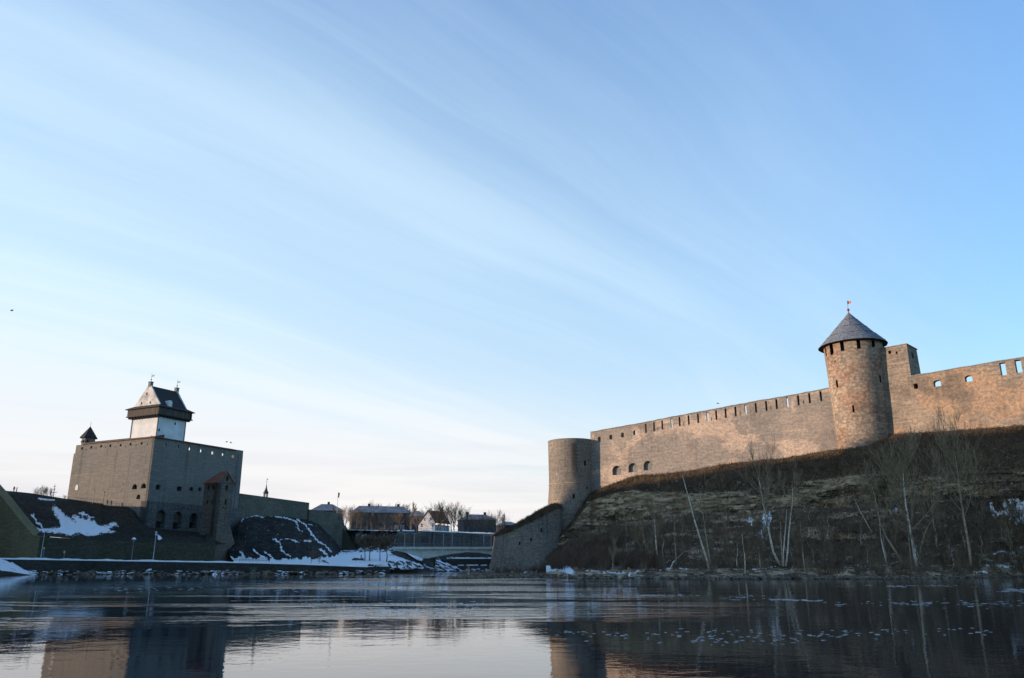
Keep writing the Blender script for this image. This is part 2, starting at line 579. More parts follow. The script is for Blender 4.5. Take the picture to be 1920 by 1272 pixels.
M['bank'] = terrain_mat('river bank', (0.115, 0.078, 0.046), (0.070, 0.048, 0.031), (0.50, 0.365, 0.225), (0.25, 0.18, 0.11))
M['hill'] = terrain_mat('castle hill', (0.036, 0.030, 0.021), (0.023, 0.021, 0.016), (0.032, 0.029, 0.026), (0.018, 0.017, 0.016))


def water_mat():
    m, t = new_mat('river water')
    pos = t.n('ShaderNodeTexCoord').outputs['Object']
    fine = t.noise(t.mapping(pos, scale=(1.0, 1.0, 1)), 1.1, 4, 0.6, 0.2)
    mid = t.noise(t.mapping(pos, scale=(0.7, 1.4, 1)), 0.28, 3, 0.55)
    gust = t.noise(t.mapping(pos, scale=(0.02, 0.085, 1), loc=(2.0, 0.3, 0)), 1.0, 6, 0.66, 0.6)
    gm = t.step(gust, 0.47, 0.58)
    sp = t.n('ShaderNodeSeparateXYZ', i_0=pos)
    far = t.step(sp.outputs[1], 36, 62, 0.0, 1.0)
    east = t.math('MULTIPLY', t.step(sp.outputs[0], 22, 2, 0.05, 1.0), t.step(sp.outputs[0], -48, -16, 0.03, 1.0))
    g = t.math('MULTIPLY', t.math('MULTIPLY', gm, far), east)
    h = t.math('ADD', t.math('MULTIPLY', fine, t.math('ADD', 0.006, t.math('MULTIPLY', g, 0.12))), t.math('MULTIPLY', mid, t.math('ADD', 0.012, t.math('MULTIPLY', g, 0.06))))
    bmp = t.n('ShaderNodeBump', i_Strength=1.0, i_Distance=1.0, i_Height=h)
    p = t.n('ShaderNodeBsdfPrincipled', i_Base_Color=(0.004, 0.012, 0.021), i_Roughness=0.02)
    p.inputs['IOR'].default_value = 1.333
    t.put(p.inputs['Normal'], bmp.outputs[0])
    t.n('ShaderNodeOutputMaterial', i_Surface=p.outputs[0])
    return m


M['water'] = water_mat()

# ------------------------------------------------------------------ water and distant land
V, Fc = [], []
ys = [-60, 0, 60, 120, 180, 240, 300, 420, 700, 1500]
xs = [-1500, -600, -300, -100, 0, 100, 300, 600, 1500]
for y in ys:
    for x in xs:
        V.append((x, y, 0))
nx = len(xs)
Fc = [(j * nx + i, j * nx + i + 1, (j + 1) * nx + i + 1, (j + 1) * nx + i) for j in range(len(ys) - 1) for i in range(nx - 1)]
tag(link('water', mesh('water', V, Fc), M['water']), kind='structure')


def grid_mesh(P, attrs=None):
    """P[j][i] rows of points -> mesh with float point attributes"""
    nr, nc = len(P), len(P[0])
    me = bpy.data.meshes.new('grid')
    me.from_pydata([tuple(p) for row in P for p in row], [],
                   [(j * nc + i, (j + 1) * nc + i, (j + 1) * nc + i + 1, j * nc + i + 1) for j in range(nr - 1) for i in range(nc - 1)])
    for k in ('rock', 'snow', 'rust'):
        a = me.attributes.new(k, 'FLOAT', 'POINT')
        if attrs and k in attrs:
            a.data.foreach_set('value', [float(x) for row in attrs[k] for x in row])
    for p in me.polygons:
        p.use_smooth = True
    me.update()
    return me


# land behind everything, out to the horizon
V, Fc = [], []
for x in (-4000, -60, 0, 300, 4000):
    for (y, z) in ((430, -1), (445, 8), (520, 13), (3000, 20), (9000, 20)):
        V.append((x, y, z))
Fc = [(i * 5 + j, (i + 1) * 5 + j, (i + 1) * 5 + j + 1, i * 5 + j + 1) for i in range(4) for j in range(4)]
tag(link('distant_land', mesh('land', V, Fc), M['hill']), kind='structure')


def seg_dist(px, py, pts):
    best = 1e9
    for (a, b), (c, d) in zip(pts, pts[1:]):
        dx, dy = c - a, d - b
        t = max(0, min(1, ((px - a) * dx + (py - b) * dy) / (dx * dx + dy * dy + 1e-9)))
        best = min(best, math.hypot(px - a - t * dx, py - b - t * dy))
    return best


def inside(px, py, poly):
    c = False
    j = len(poly) - 1
    for i in range(len(poly)):
        xi, yi = poly[i]
        xj, yj = poly[j]
        if (yi > py) != (yj > py) and px < (xj - xi) * (py - yi) / (yj - yi) + xi:
            c = not c
        j = i
    return c


def project(p):
    d = p - Vector((0, 0, CH))
    wv = d.y * CS + d.z * SN
    return 960 + F * d.x / wv, 636 - F * (-d.y * SN + d.z * CS) / wv


# ================================================================== LEFT BANK: the grey castle
C0 = atY(290, 821, 250)
ZT = C0.z                                        # top of the castle walls
CL = atz(163 - 18, 834, ZT)                      # far left corner
CR = atz(457, 848, ZT)                           # far right corner
eR = unit(CR.x - C0.x, CR.y - C0.y)
eL = (eR[1], -eR[0])                             # along the left face, towards the corner; square to eR
lenR = math.hypot(CR.x - C0.x, CR.y - C0.y)
sL, _ = onplane(143, 836, C0, eL)
lenL = -sL
ZB = 2.0
c2 = (C0.x, C0.y)
castle = thing('stone_castle', 'massive square grey limestone castle block with small windows on the far left bank', 'castle', (C0.x, C0.y, ZB))
PL = (C0.x - eL[0] * lenL, C0.y - eL[1] * lenL)

ML = frame(c2, eL)
MR = frame(c2, eR)


def px_box(px, py, wpx, hpx, P0, e):
    s0, z0 = onplane(px - wpx / 2, py + hpx / 2, P0, e)
    s1, _ = onplane(px + wpx / 2, py + hpx / 2, P0, e)
    _, z1 = onplane(px, py - hpx / 2, P0, e)
    return min(s0, s1), max(s0, s1), z0, z1


holesL, winL = [], []
for (x, y) in ((153.5, 841), (170.7, 839), (189.3, 837), (206.7, 836), (225.8, 835), (244.5, 833.2), (265.3, 831.5)):
    b = px_box(x, y, 3.6, 5.2, c2, eL)
    holesL.append(arch(*b)); winL.append(b)
for (x, y, ww, hh) in ((251.8, 913, 9, 10), (268.6, 911.5, 9, 9.5), (258.8, 932, 7, 9), (161.5, 843.5, 1.2, 3), (180, 841, 1.2, 3), (198, 839, 1.2, 3), (216, 838, 1.2, 3), (235, 837, 1.2, 3), (255, 835, 1.2, 3), (276, 833.5, 1.2, 4), (232, 909, 2, 2)):
    b = px_box(x, y, ww, hh, c2, eL)
    holesL.append(arch(*b)); winL.append(b)
outl = [(-lenL, ZB), (0, ZB), (0, ZT), (-lenL, ZT)]
link('wall', panel(outl, holesL, 1.0), M['castle'], castle, ML)
for i, b in enumerate(winL):
    m_ = MB()
    m_.box(b[0] - 0.1, b[1] + 0.1, 1.1, 1.3, b[2] - 0.1, b[3] + 0.1)
    wo = m_.build('window', M['dark'], castle, ML)
    if b[1] - b[0] > 1.0:
        m_ = MB(); m_.box((b[0] + b[1]) / 2 - 0.06, (b[0] + b[1]) / 2 + 0.06, 1.0, 1.1, b[2], b[3])
        m_.build('mullion', M['wood'], wo, ML)
# pale blocked window in the left face
b = px_box(143.5, 914.5, 5, 10, c2, eL)
m_ = MB(); m_.add(*filled(arch(*b), -0.12, 0.1)); m_.build('blocked_window', M['plaster'], castle, ML, label='pale blocked arched window')

holesR, winR, niches = [], [], []
for k, (x, y) in enumerate(((311.4, 834), (334.7, 837.4), (357, 841.4), (378.2, 845), (399.5, 848.9), (419.1, 852.3), (437.4, 855.4))):
    b = px_box(x, y, 4.2, 6, c2, eR)
    holesR.append(arch(*b))
for (x, y, ww, hh) in ((297, 913.4, 9, 9), (337, 916.4, 9.5, 8.5), (359.8, 917, 7, 7), (375.6, 917.5, 6, 7), (443.2, 908.5, 3.6, 8), (443.2, 926, 3.6, 8), (440.8, 948.6, 3, 7), (447, 896, 1.6, 2.5)):
    b = px_box(x, y, ww, hh, c2, eR)
    holesR.append(arch(*b, flat=0.4)); winR.append(b)
for (x0, x1, y0, y1) in ((291, 308, 956.5, 990), (323, 339, 959, 992), (354.3, 368.5, 962, 990)):
    b = px_box((x0 + x1) / 2, (y0 + y1) / 2, x1 - x0, y1 - y0, c2, eR)
    holesR.append(arch(*b)); niches.append(b)
outr = [(0, ZB), (lenR, ZB), (lenR, ZT + 0.6), (lenR - 1.5, ZT + 0.6), (lenR - 1.5, ZT), (0, ZT)]
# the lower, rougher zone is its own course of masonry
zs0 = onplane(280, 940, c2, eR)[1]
link('wall', panel([(0.0, zs0), (lenR, zs0), (lenR, ZT + 0.5), (lenR - 2.5, ZT + 0.5), (lenR - 3.5, ZT), (0, ZT)],
                   [h for h in holesR if min(p[1] for p in h) > zs0], 0.55), M['castle'], castle, MR @ Matrix.Translation((0, 0.25, 0)))
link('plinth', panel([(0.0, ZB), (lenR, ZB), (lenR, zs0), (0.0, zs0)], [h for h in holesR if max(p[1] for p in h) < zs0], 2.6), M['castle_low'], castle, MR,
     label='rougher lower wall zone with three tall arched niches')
for b in winR:
    m_ = MB(); m_.box(b[0] - 0.1, b[1] + 0.1, 1.1, 1.3, b[2] - 0.1, b[3] + 0.1)
    wo = m_.build('window', M['dark'], castle, MR)
    if b[1] - b[0] > 2.5:
        m_ = MB()
        for q in (0.33, 0.67):
            s = b[0] + (b[1] - b[0]) * q
            m_.box(s - 0.1, s + 0.1, 0.7, 0.9, b[2], b[3])
        m_.build('mullion', M['castle'], wo, MR)
for b in niches:
    zm = b[2] + (b[3] - b[2]) * 0.38
    m_ = MB(); m_.box(b[0] - 0.2, b[1] + 0.2, 1.6, 1.9, zm, b[3] + 0.2)
    n_ = m_.build('arched_niche', M['mossy'], castle, MR)
    m_ = MB(); m_.box(b[0] - 0.2, b[1] + 0.2, 2.2, 2.4, b[2] - 0.2, zm)
    m_.build('dark_recess', M['dark'], n_, MR)
# back walls
eB = (-eL[0], -eL[1])
link('wall', panel([(-lenL, ZB), (0, ZB), (0, ZT - 1), (-lenL, ZT - 1)], [], 2.0), M['castle'], castle,
     frame((C0.x + eR[0] * lenR, C0.y + eR[1] * lenR), eL) @ Matrix.Translation((-0.1, -2.1, 0)))
link('wall', panel([(0, ZB), (lenR - 2.3, ZB), (lenR - 2.3, ZT), (0, ZT)], [], 2.0), M['castle'], castle,
     frame(PL, eR) @ Matrix.Translation((0, 0, 0)) @ Matrix.Translation((0.05, -2.0, 0)))
# tile capping on the wall heads
m_ = MB()
m_.add([(-lenL + 3.5, -0.45, ZT + 0.02), (0.45, -0.45, ZT + 0.02), (0.45, 3.2, ZT + 0.02), (-lenL + 3.5, 3.2, ZT + 0.02),
        (-lenL + 3.5, -0.45, ZT + 0.35), (0.45, -0.45, ZT + 0.35), (0.45, 3.2, ZT + 1.4), (-lenL + 3.5, 3.2, ZT + 1.4)],
       [(3, 2, 1, 0), (4, 5, 6, 7), (0, 1, 5, 4), (1, 2, 6, 5), (2, 3, 7, 6), (3, 0, 4, 7)])
m_.build('roof_cap', M['cap'], castle, ML)
m_ = MB()
m_.add([(0.5, -0.3, ZT + 0.02), (lenR - 3.4, -0.3, ZT + 0.02), (lenR - 3.4, 2.4, ZT + 0.02), (0.5, 2.4, ZT + 0.02),
        (0.5, -0.3, ZT + 0.35), (lenR - 3.4, -0.3, ZT + 0.35), (lenR - 3.4, 2.4, ZT + 0.9), (0.5, 2.4, ZT + 0.9)],
       [(3, 2, 1, 0), (4, 5, 6, 7), (0, 1, 5, 4), (1, 2, 6, 5), (2, 3, 7, 6), (3, 0, 4, 7)])
m_.build('roof_cap', M['cap'], castle, MR)
# buttressed far left edge: a slightly lower, thicker strip
m_ = MB()
zl = onplane(134, 851, c2, eL)[1]
sl0 = onplane(133, 880, c2, eL)[0]
m_.box(sl0, -lenL - 0.02, 0.2, 6, ZB, zl)
m_.build('buttress', M['castle'], castle, ML)
# little octagonal turret on the left corner
tcx, tcy = (ML @ Vector((-lenL + 2.2, 2.6, 0)))[:2]
rt = 1.95
zt0, zt1, zt2 = ZT - 7, atY(153, 819.5, tcy - 1.8).z, atY(156, 800, tcy).z
m_ = MB(); m_.lathe([(zt0, 2.4), (ZT - 0.5, 2.35), (ZT, 2.15), (zt1, 2.1)], 8, (tcx, tcy, 0))
tu = m_.build('turret', M['castle'], castle)
m_ = MB(); m_.lathe([(zt1 - 0.25, 2.85), (zt1 + 0.05, 2.75), (zt2, 0.05)], 8, (tcx, tcy, 0)); m_.build('turret_roof', M['tile'], tu)
m_ = MB(); m_.tube([(tcx, tcy, zt2 - 0.1), (tcx, tcy, zt2 + 1.5)], 0.05); m_.build('finial', M['darkmetal'], tu)
for a in (-0.39, 0.39, -1.18):
    m_ = MB()
    m_.box(-0.25, 0.25, -2.2, -1.9, ZT + 0.9, ZT + 1.6, Matrix.Translation((tcx, tcy, 0)) @ Matrix.Rotation(a, 4, 'Z'))
    m_.build('turret_window', M['dark'], tu)

# ---- tall white tower rising behind the corner
tw_off = 1.2
T0 = ML @ Vector((-0.9, tw_off, 0))
T0 = (T0.x, T0.y)
wl = -onplane(245, 815, T0, eL)[0]
wr = onplane(345, 822, T0, eR)[0]
TB = ZT - 6
TG0 = onplane(294.3, 779, T0, eL)[1]           # gallery underside
TG1 = onplane(294.8, 765, T0, eL)[1]           # gallery eaves
tower = thing('white_tower', 'tall whitewashed square tower with wooden gallery and steep dark tiled roof above the grey castle', 'tower', (T0[0], T0[1], TB))
TL, TR = frame(T0, eL), frame(T0, eR)
m_ = MB(); m_.box(-wl, 0, 0, wr, TB, TG0 + 0.6)
m_.build('shaft', M['plaster'], tower, TL)
for (sx, sy) in ((-wl, 0), (0, 0), (0, wr)):
    m_ = MB()
    m_.box(sx - 0.14, sx + 0.14, sy - 0.14, sy + 0.14, TB, TG0 + 0.3)
    m_.build('quoin_strip', M['castle'], tower, TL)
for (x, y) in ((298, 806), (328, 794.5)):
    b = px_box(x, y, 2.4, 5, T0, eR)
    m_ = MB(); m_.add(*filled(arch(*b), -0.04, 0.3)); m_.build('window', M['dark'], tower, TR)
# gallery
gx = 1.5
m_ = MB()
m_.box(-wl - gx, gx, -gx, wr + gx, TG0, TG0 + 0.3)
for k in range(11):
    s = -wl - 0.6 + (wl + 1.2) * k / 10
    m_.box(s - 0.13, s + 0.13, -gx + 0.3, 0.2, TG0 - 0.55, TG0 - 0.02)
for k in range(11):
    s = -0.6 + (wr + 1.2) * k / 10
    m_.box(-0.2, gx - 0.3, s - 0.13, s + 0.13, TG0 - 0.55, TG0 - 0.02)
m_.build('gallery_floor', M['darkwood'], tower, TL)
m_ = MB()
zg0, zg1 = TG0 + 0.3, TG1 - 0.02
nb = 34
for k in range(nb):
    s0 = -wl - gx + 0.25 + (wl + 2 * gx - 0.5) * k / nb
    s1 = -wl - gx + 0.25 + (wl + 2 * gx - 0.5) * (k + 1) / nb - 0.05
    dz = random.uniform(0, 0.12)
    m_.box(s0, s1, -gx + 0.25, -gx + 0.33, zg0 + dz, zg1)
    if not k in (nb - 2,):
        t0 = -gx + 0.25 + (wr + 2 * gx - 0.5) * k / nb
        t1 = -gx + 0.25 + (wr + 2 * gx - 0.5) * (k + 1) / nb - 0.05
        m_.box(gx - 0.33, gx - 0.25, t0, t1, zg0 + dz, zg1)
    m_.box(s0, s1, wr + gx - 0.33, wr + gx - 0.25, zg0, zg1)
    t0 = -gx + 0.25 + (wr + 2 * gx - 0.5) * k / nb
    m_.box(-wl - gx + 0.25, -wl - gx + 0.33, t0, t0 + 0.3, zg0, zg1)
m_.build('gallery', M['wood'], tower, TL)
# roofs: skirt over the gallery, then the steep saddle roof between two gables
zr = onplane(278, 724, T0, eL)[1] * 1.0
GA = -wl / 2
zapex = atY(280, 723, (TL @ Vector((GA, 0, 0))).y).z
zbase = TG1 + 1.0
m_ = MB()
V = [(-wl - gx - 0.35, -gx - 0.35, TG1), (gx + 0.35, -gx - 0.35, TG1), (gx + 0.35, wr + gx + 0.35, TG1), (-wl - gx - 0.35, wr + gx + 0.35, TG1),
     (-wl, 0, zbase), (0, 0, zbase), (0, wr, zbase), (-wl, wr, zbase)]
V += [(v[0], v[1], v[2] + 0.22) for v in V]
Fc = []
for a, b in ((0, 1), (1, 2), (2, 3), (3, 0)):
    Fc += [(a + 8, b + 8, b + 12, a + 12), (a + 4, b + 4, b, a), (a, b, b + 8, a + 8)]
Fc.append((4, 5, 6, 7)); Fc.append((15, 14, 13, 12))
m_.add(V, Fc)
m_.build('gallery_roof', M['tile'], tower, TL)
m_ = MB()
V = [(0.2, 0.45, zbase), (0.2, wr - 0.45, zbase), (GA, wr - 0.45, zapex), (GA, 0.45, zapex), (-wl - 0.2, 0.45, zbase), (-wl - 0.2, wr - 0.45, zbase)]
m_.add(V, [(0, 1, 2, 3), (3, 2, 5, 4), (4, 0, 3), (1, 5, 2), (0, 4, 5, 1)])
m_.build('roof', M['tile'], tower, TL)
for yy, nm in ((0.0, 0), (wr - 0.45, 1)):
    gp = [(-wl - 0.05, zbase - 0.9), (0.05, zbase - 0.9), (0.05, zbase + 0.15), (GA + 0.45, zapex + 0.25), (GA - 0.45, zapex + 0.25), (-wl - 0.05, zbase + 0.15)]
    m_ = MB(); m_.add(*filled(gp, yy, yy + 0.44))
    g_ = m_.build('gable', M['gable'], tower, TL)
    if nm == 0:
        for (x, y) in ((275, 738.8), (265.2, 756.5), (281.5, 755.2)):
            b = px_box(x, y, 2.3, 4.8, T0, eL)
            q = MB(); q.box(b[0], b[1], -0.03, 0.2, b[2], b[3]); q.build('gable_window', M['dark'], g_, TL)
    q = MB(); q.box(GA - 0.55, GA + 0.55, yy - 0.1, yy + 0.9, zapex - 0.4, zapex + 1.1); q.box(GA - 0.65, GA + 0.65, yy - 0.2, yy + 1.0, zapex + 1.1, zapex + 1.3)
    ch = q.build('chimney', M['castle'], tower, TL)
    q = MB(); q.tube([(GA, yy + 0.4, zapex + 1.2), (GA, yy + 0.4, zapex + 4.1)], 0.05)
    q.lathe([(-0.25, 0.02), (-0.12, 0.2), (0.12, 0.2), (0.25, 0.02)], 8, (GA, yy + 0.4, zapex + 2.0))
    q.box(GA + 0.05, GA + 1.3, yy + 0.37, yy + 0.43, zapex + 3.0, zapex + 3.45)
    q.build('weather_vane', M['darkmetal'], ch, TL)
# white dormer in the roof slope
def roofx(z):
    return 0.2 + (GA - 0.2) * (z - zbase) / (zapex - zbase)


sd, zd = onplane(317, 757, T0, eR)
z0d, z1d = zd - 1.1, zd + 1.0
m_ = MB()
dm = arch(sd - 0.75, sd + 0.75, z0d, z1d)
n = len(dm)
V = [(roofx(z0d) + 0.25, p[0], p[1]) for p in dm] + [(roofx(p[1]) - 0.2, p[0], p[1]) for p in dm]
m_.add(V, [tuple(range(n)), tuple(range(2 * n - 1, n - 1, -1))] + [(i, (i + 1) % n, (i + 1) % n + n, i + n) for i in range(n)])
m_.build('dormer', M['plaster'], tower, TL)

# ---- projecting stair tower with the red roof
S0 = atY(409, 904.6, 258)
ZE = S0.z
S0 = (S0.x, S0.y)
stt = thing('gabled_tower', 'narrow projecting stone tower with red tiled saddle roof against the shaded castle wall', 'tower', (S0[0], S0[1], 1.5))
SL_, SR_ = frame(S0, eL), frame(S0, eR)
slw = -onplane(384, 905, S0, eL)[0]
srw = onplane(438.5, 905, S0, eR)[0]
zg = onplane(427, 886, S0, eR)[1]
hl, wl_ = [], []
for (x, y, ww, hh) in ((390.5, 914.5, 4.4, 9), (399.3, 913.8, 4.4, 9), (388.3, 942, 2.8, 8), (397.2, 941.5, 2.8, 8)):
    b = px_box(x, y, ww, hh, S0, eL); hl.append(arch(*b)); wl_.append(b)
link('wall', panel(rect(-slw, 0, 1.5, ZE), hl, 1.5), M['brownstone'], stt, SL_)
for b in wl_:
    m_ = MB(); m_.box(b[0] - .1, b[1] + .1, 0.7, 0.9, b[2] - .1, b[3] + .1); m_.build('window', M['dark'], stt, SL_)
hr, wr_ = [], []
for (x, y, ww, hh) in ((426, 898, 4, 9), (424.6, 915, 4.4, 10), (422.9, 941.5, 4, 9.5), (428, 1023.7, 3.5, 8), (430, 1048.6, 4.5, 9)):
    b = px_box(x, y, ww, hh, S0, eR); hr.append(rect(*b)); wr_.append(b)
pr = panel([(0, 1.5), (srw, 1.5), (srw, ZE), (srw / 2, zg), (0, ZE)], hr, 1.5)
link('wall', pr, M['brownstone'], stt, SR_)
for i, b in enumerate(wr_):
    m_ = MB(); m_.box(b[0] - .1, b[1] + .1, 0.7, 0.9, b[2] - .1, b[3] + .1)
    m_.build('door' if i == 4 else 'window', M['dark'], stt, SR_)
m_ = MB(); m_.box(wr_[2][0] - 0.6, wr_[2][1] + 0.6, -0.7, 0.05, wr_[2][2] - 1.0, wr_[2][2] - 0.6); m_.build('balcony_sill', M['castle_low'], stt, SR_)
m_ = MB(); m_.box(0, srw, -0.06, 0.1, ZE - 0.15, ZE + 0.1); m_.build('cornice', M['cap'], stt, SR_)
# far side wall and saddle roof (ridge runs back along the left face direction)
m_ = MB(); m_.box(-slw, -1.52, srw - 1.0, srw, 1.5, ZE); m_.build('wall', M['brownstone'], stt, SL_)
m_ = MB()
rx0, rx1 = -slw - 0.4, 0.3
V = [(rx0, -0.5, ZE - 0.3), (rx1, -0.5, ZE - 0.3), (rx1, srw / 2, zg + 0.1), (rx0 + 3.6, srw / 2, zg + 0.1), (rx0, srw + .5, ZE - .3), (rx1, srw + .5, ZE - .3)]
V += [(v[0], v[1], v[2] + 0.3) for v in V]
m_.add(V, [(6, 7, 8, 9), (9, 8, 11, 10), (6, 9, 10), (0, 3, 2, 1), (3, 4, 5, 2), (0, 1, 7, 6), (4, 10, 11, 5), (1, 2, 8, 7), (2, 5, 11, 8), (0, 6, 10, 4)])
m_.build('roof', M['redtile'], stt, SL_)
# battered foot towards the river
bx = onplane(452.5, 1053, S0, eR)[0]
zf = onplane(443, 985, S0, eR)[1]
m_ = MB()
m_.add([(srw - 0.02, 0.02, 1.5), (bx, 0.02, 1.5), (srw - 0.02, 0.02, zf), (srw - 0.02, 6, 1.5), (bx, 6, 1.5), (srw - 0.02, 6, zf)],
       [(0, 1, 2), (5, 4, 3), (1, 4, 5, 2), (0, 2, 5, 3), (0, 3, 4, 1)])
m_.build('batter', M['brownstone'], stt, SR_)

# ---- curtain wall to the right of the castle
K0 = (C0.x + eR[0] * (lenR + 0.05), C0.y + eR[1] * (lenR + 0.05))
zk = atY(453, 925.5, K0[1]).z
K1v = atz(580, 943, zk)
K1 = (K1v.x, K1v.y)
eK = unit(K1[0] - K0[0], K1[1] - K0[1])
lK = math.hypot(K1[0] - K0[0], K1[1] - K0[1])
cw = link('curtain_wall', panel(rect(0, lK, 1, zk), [], 3.0), M['mossy'], None, frame(K0, eK))
tag(cw, 'long greenish grey curtain wall running right from the grey castle, without openings', 'wall')
# lower bastion with battered end
K2 = (K1[0] + 0.6, K1[1] - 1.2)
zk2 = atY(583, 955.5, K2[1]).z
K3v = atz(641, 963.5, zk2 - 0.4)
eK2 = unit(K3v.x - K2[0], K3v.y - K2[1])
s3 = onplane(641, 963.5, K2, eK2)[0]
s3b, z3b = onplane(661, 1047, K2, eK2)
bw = thing('bastion_wall', 'lower stone bastion with sloping right end beyond the curtain wall, above the snowy path', 'wall', (K2[0], K2[1], 1))
link('wall', panel([(0, 1), (s3b, 1), (s3b, z3b), (s3, zk2 - 0.4), (0, zk2)], [], 8.0), M['mossy'], bw, frame(K2, eK2))
b = px_box(635, 972, 2, 4, K2, eK2)
m_ = MB(); m_.box(b[0], b[1], -0.05, 0.4, b[2], b[3]); m_.build('loophole', M['dark'], bw, frame(K2, eK2))
# dark triangular buttress behind it
q0 = atY(646, 1000, 352)
eq = (1.0, 0.0)
pts = [onplane(x, y, (q0.x, q0.y), eq) for (x, y) in ((630, 1044), (672, 1041), (668, 1033), (650, 1003), (640, 985), (630, 985))]
tb = link('stone_buttress', panel(pts, [], 10), M['flank'], None, frame((q0.x, q0.y), eq))
tag(tb, 'dark sloping stone buttress standing behind the right end of the lower bastion', 'buttress')

# ---- foreground bastion at the left edge and the dark flank wall below the castle
B0v = atY(75, 1006, 226)
B0 = (B0v.x, B0v.y)
eF = unit(0.94, 0.34)
eA = unit(0.91, -0.42)
ptsA = [onplane(x, y, B0, eA) for (x, y) in ((-180, 900), (-20, 905), (0, 928), (30, 966), (62, 1004), (75, 1006))]
ab = link('bastion_face', panel([(ptsA[0][0], 1), (0, 1)] + ptsA[::-1], [], 3.0), masonry('yellow grey limestone', (0.20, 0.165, 0.085), (0.165, 0.135, 0.075), (0.23, 0.19, 0.10), 0.5, 0.06, stain=0.3, contrast=0.6), None, frame(B0, eA))
tag(ab, 'yellowish stone bastion face with slanting top edge at the far left edge of the photo', 'wall')
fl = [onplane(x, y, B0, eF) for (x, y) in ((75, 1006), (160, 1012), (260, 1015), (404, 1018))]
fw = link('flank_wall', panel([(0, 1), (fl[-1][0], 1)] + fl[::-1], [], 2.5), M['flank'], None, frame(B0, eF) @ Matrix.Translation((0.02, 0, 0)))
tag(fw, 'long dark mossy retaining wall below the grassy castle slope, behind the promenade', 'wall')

# ---- castle hill terrain
topY = []
TOP = [(-200, 905), (-60, 914), (0, 919), (20, 921), (58, 925), (66, 931), (76, 935), (100, 936.5), (125, 936), (160, 940), (190, 943), (196, 948), (240, 950), (252, 957), (262, 973), (270, 984), (276, 988), (290, 990), (330, 994), (385, 999), (395, 1004), (404, 1016), (412, 1018)]
BOT = [(-200, 902), (-21, 904), (0, 927), (30, 965), (62, 1003), (75, 1005.5), (160, 1011.5), (260, 1014.5), (404, 1017.5), (412, 1018.5)]


def depth_on(px, py, P0, e):
    s, _ = onplane(px, py, P0, e)
    return P0[1] + s * e[1]


SNOW1 = [(97.5, 946.6), (110, 953), (119.5, 964), (130.5, 970), (140, 978), (137, 965), (157, 972), (171, 973), (188.7, 986), (204.4, 984), (210.7, 978), (223, 985), (203, 990), (218.5, 998.5), (192, 1001), (168, 1006), (148, 1000), (133.6, 1005), (110, 1000), (78.6, 997), (59.7, 995), (48.7, 984), (63, 991), (80, 992), (94, 991), (113, 989), (108.5, 972), (102, 962)]
SNOW1S = [[(60, 965), (66, 974), (77, 987)], [(291, 998), (302, 1010)], [(152, 962), (170, 970)]]
P, SNW, RCK = [], [], []
cols = [x for x in range(-200, 413, 2)]
NR = 40
for j in range(-1, NR + 1):
    row, sr, rr = [], [], []
    for px in cols:
        ty, by = interp(px, TOP), interp(px, BOT)
        if px < 124:
            Yt = interp(px, [(-200, 262), (0, 252), (124, depth_on(124, 936, c2, eL) + 2)])
        elif px < 276:
            Yt = depth_on(px, ty, c2, eL) + 0.3
        else:
            Yt = depth_on(min(px, 404), ty, c2, eR) + 0.3
            if px > 385:
                Yt = min(Yt, depth_on(px, ty, S0, eL) + 1.0)
        Yb = depth_on(px, by, B0, eA) + 1.5 if px < 75 else depth_on(px, by, B0, eF) + 1.2
        Yt = max(Yt, Yb + 1.5)
        t = max(j, 0) / NR
        a, b = atY(px, ty, Yt), atY(px, by, Yb)
        tt = t ** 0.9
        p = a.lerp(b, tt)
        p.z += (fbm(p.x * 0.15, p.y * 0.15) * 0.5 + fbm(p.x * 0.6, p.y * 0.6, 3) * 0.25) * math.sin(math.pi * t) * 1.3
        if j == -1:
            p = a + Vector((0, 60, -0.5))
        qx, qy = project(p)
        row.append(p)
        nx_, ny_ = qx + fbm(qx * 0.15, qy * 0.15, 1) * 5, qy + fbm(qx * 0.15, qy * 0.2, 9) * 4
        dd = seg_dist(nx_, ny_, SNOW1 + SNOW1[:1])
        v = min(1, 0.52 + dd / 13) if inside(nx_, ny_, SNOW1) else max(0, 0.5 - dd / 9)
        for L in SNOW1S:
            v = max(v, 0.95 - seg_dist(nx_, ny_, L) / 4.5)
        if px < 20 and j <= 1 or (70 < px < 104 and j in (0, 1)):
            v = 0.7
        sr.append(v); rr.append(0.0)
    P.append(row); SNW.append(sr); RCK.append(rr)
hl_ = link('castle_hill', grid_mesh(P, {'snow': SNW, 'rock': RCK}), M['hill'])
tag(hl_, kind='structure')

# ---- unseen hill added left of the frame, shaped to shade the right bank
P = []
for j in range(60):
    row = []
    for i in range(30):
        x = -345 + 195 * i / 29
        yy = -60 + 296 * j / 59
        y = yy + 0.158 * (x + 190)
        e = min(1, (i / 5.0), (29 - i) / 6.0) * min(1, j / 4.0, (59 - j) / 1.6)
        e = e * e * (3 - 2 * e)
        row.append(Vector((x, y, -1 + (interp(yy, [(-60, 81), (142, 81), (164, 80), (178, 73.5), (200, 65), (215, 59.5), (228, 56), (240, 54)]) + 1.6 * fbm(x * 0.03, yy * 0.05)) * e)))
    P.append(row)
tag(link('shade_blocker_hill', grid_mesh(P), M['hill']), kind='structure')

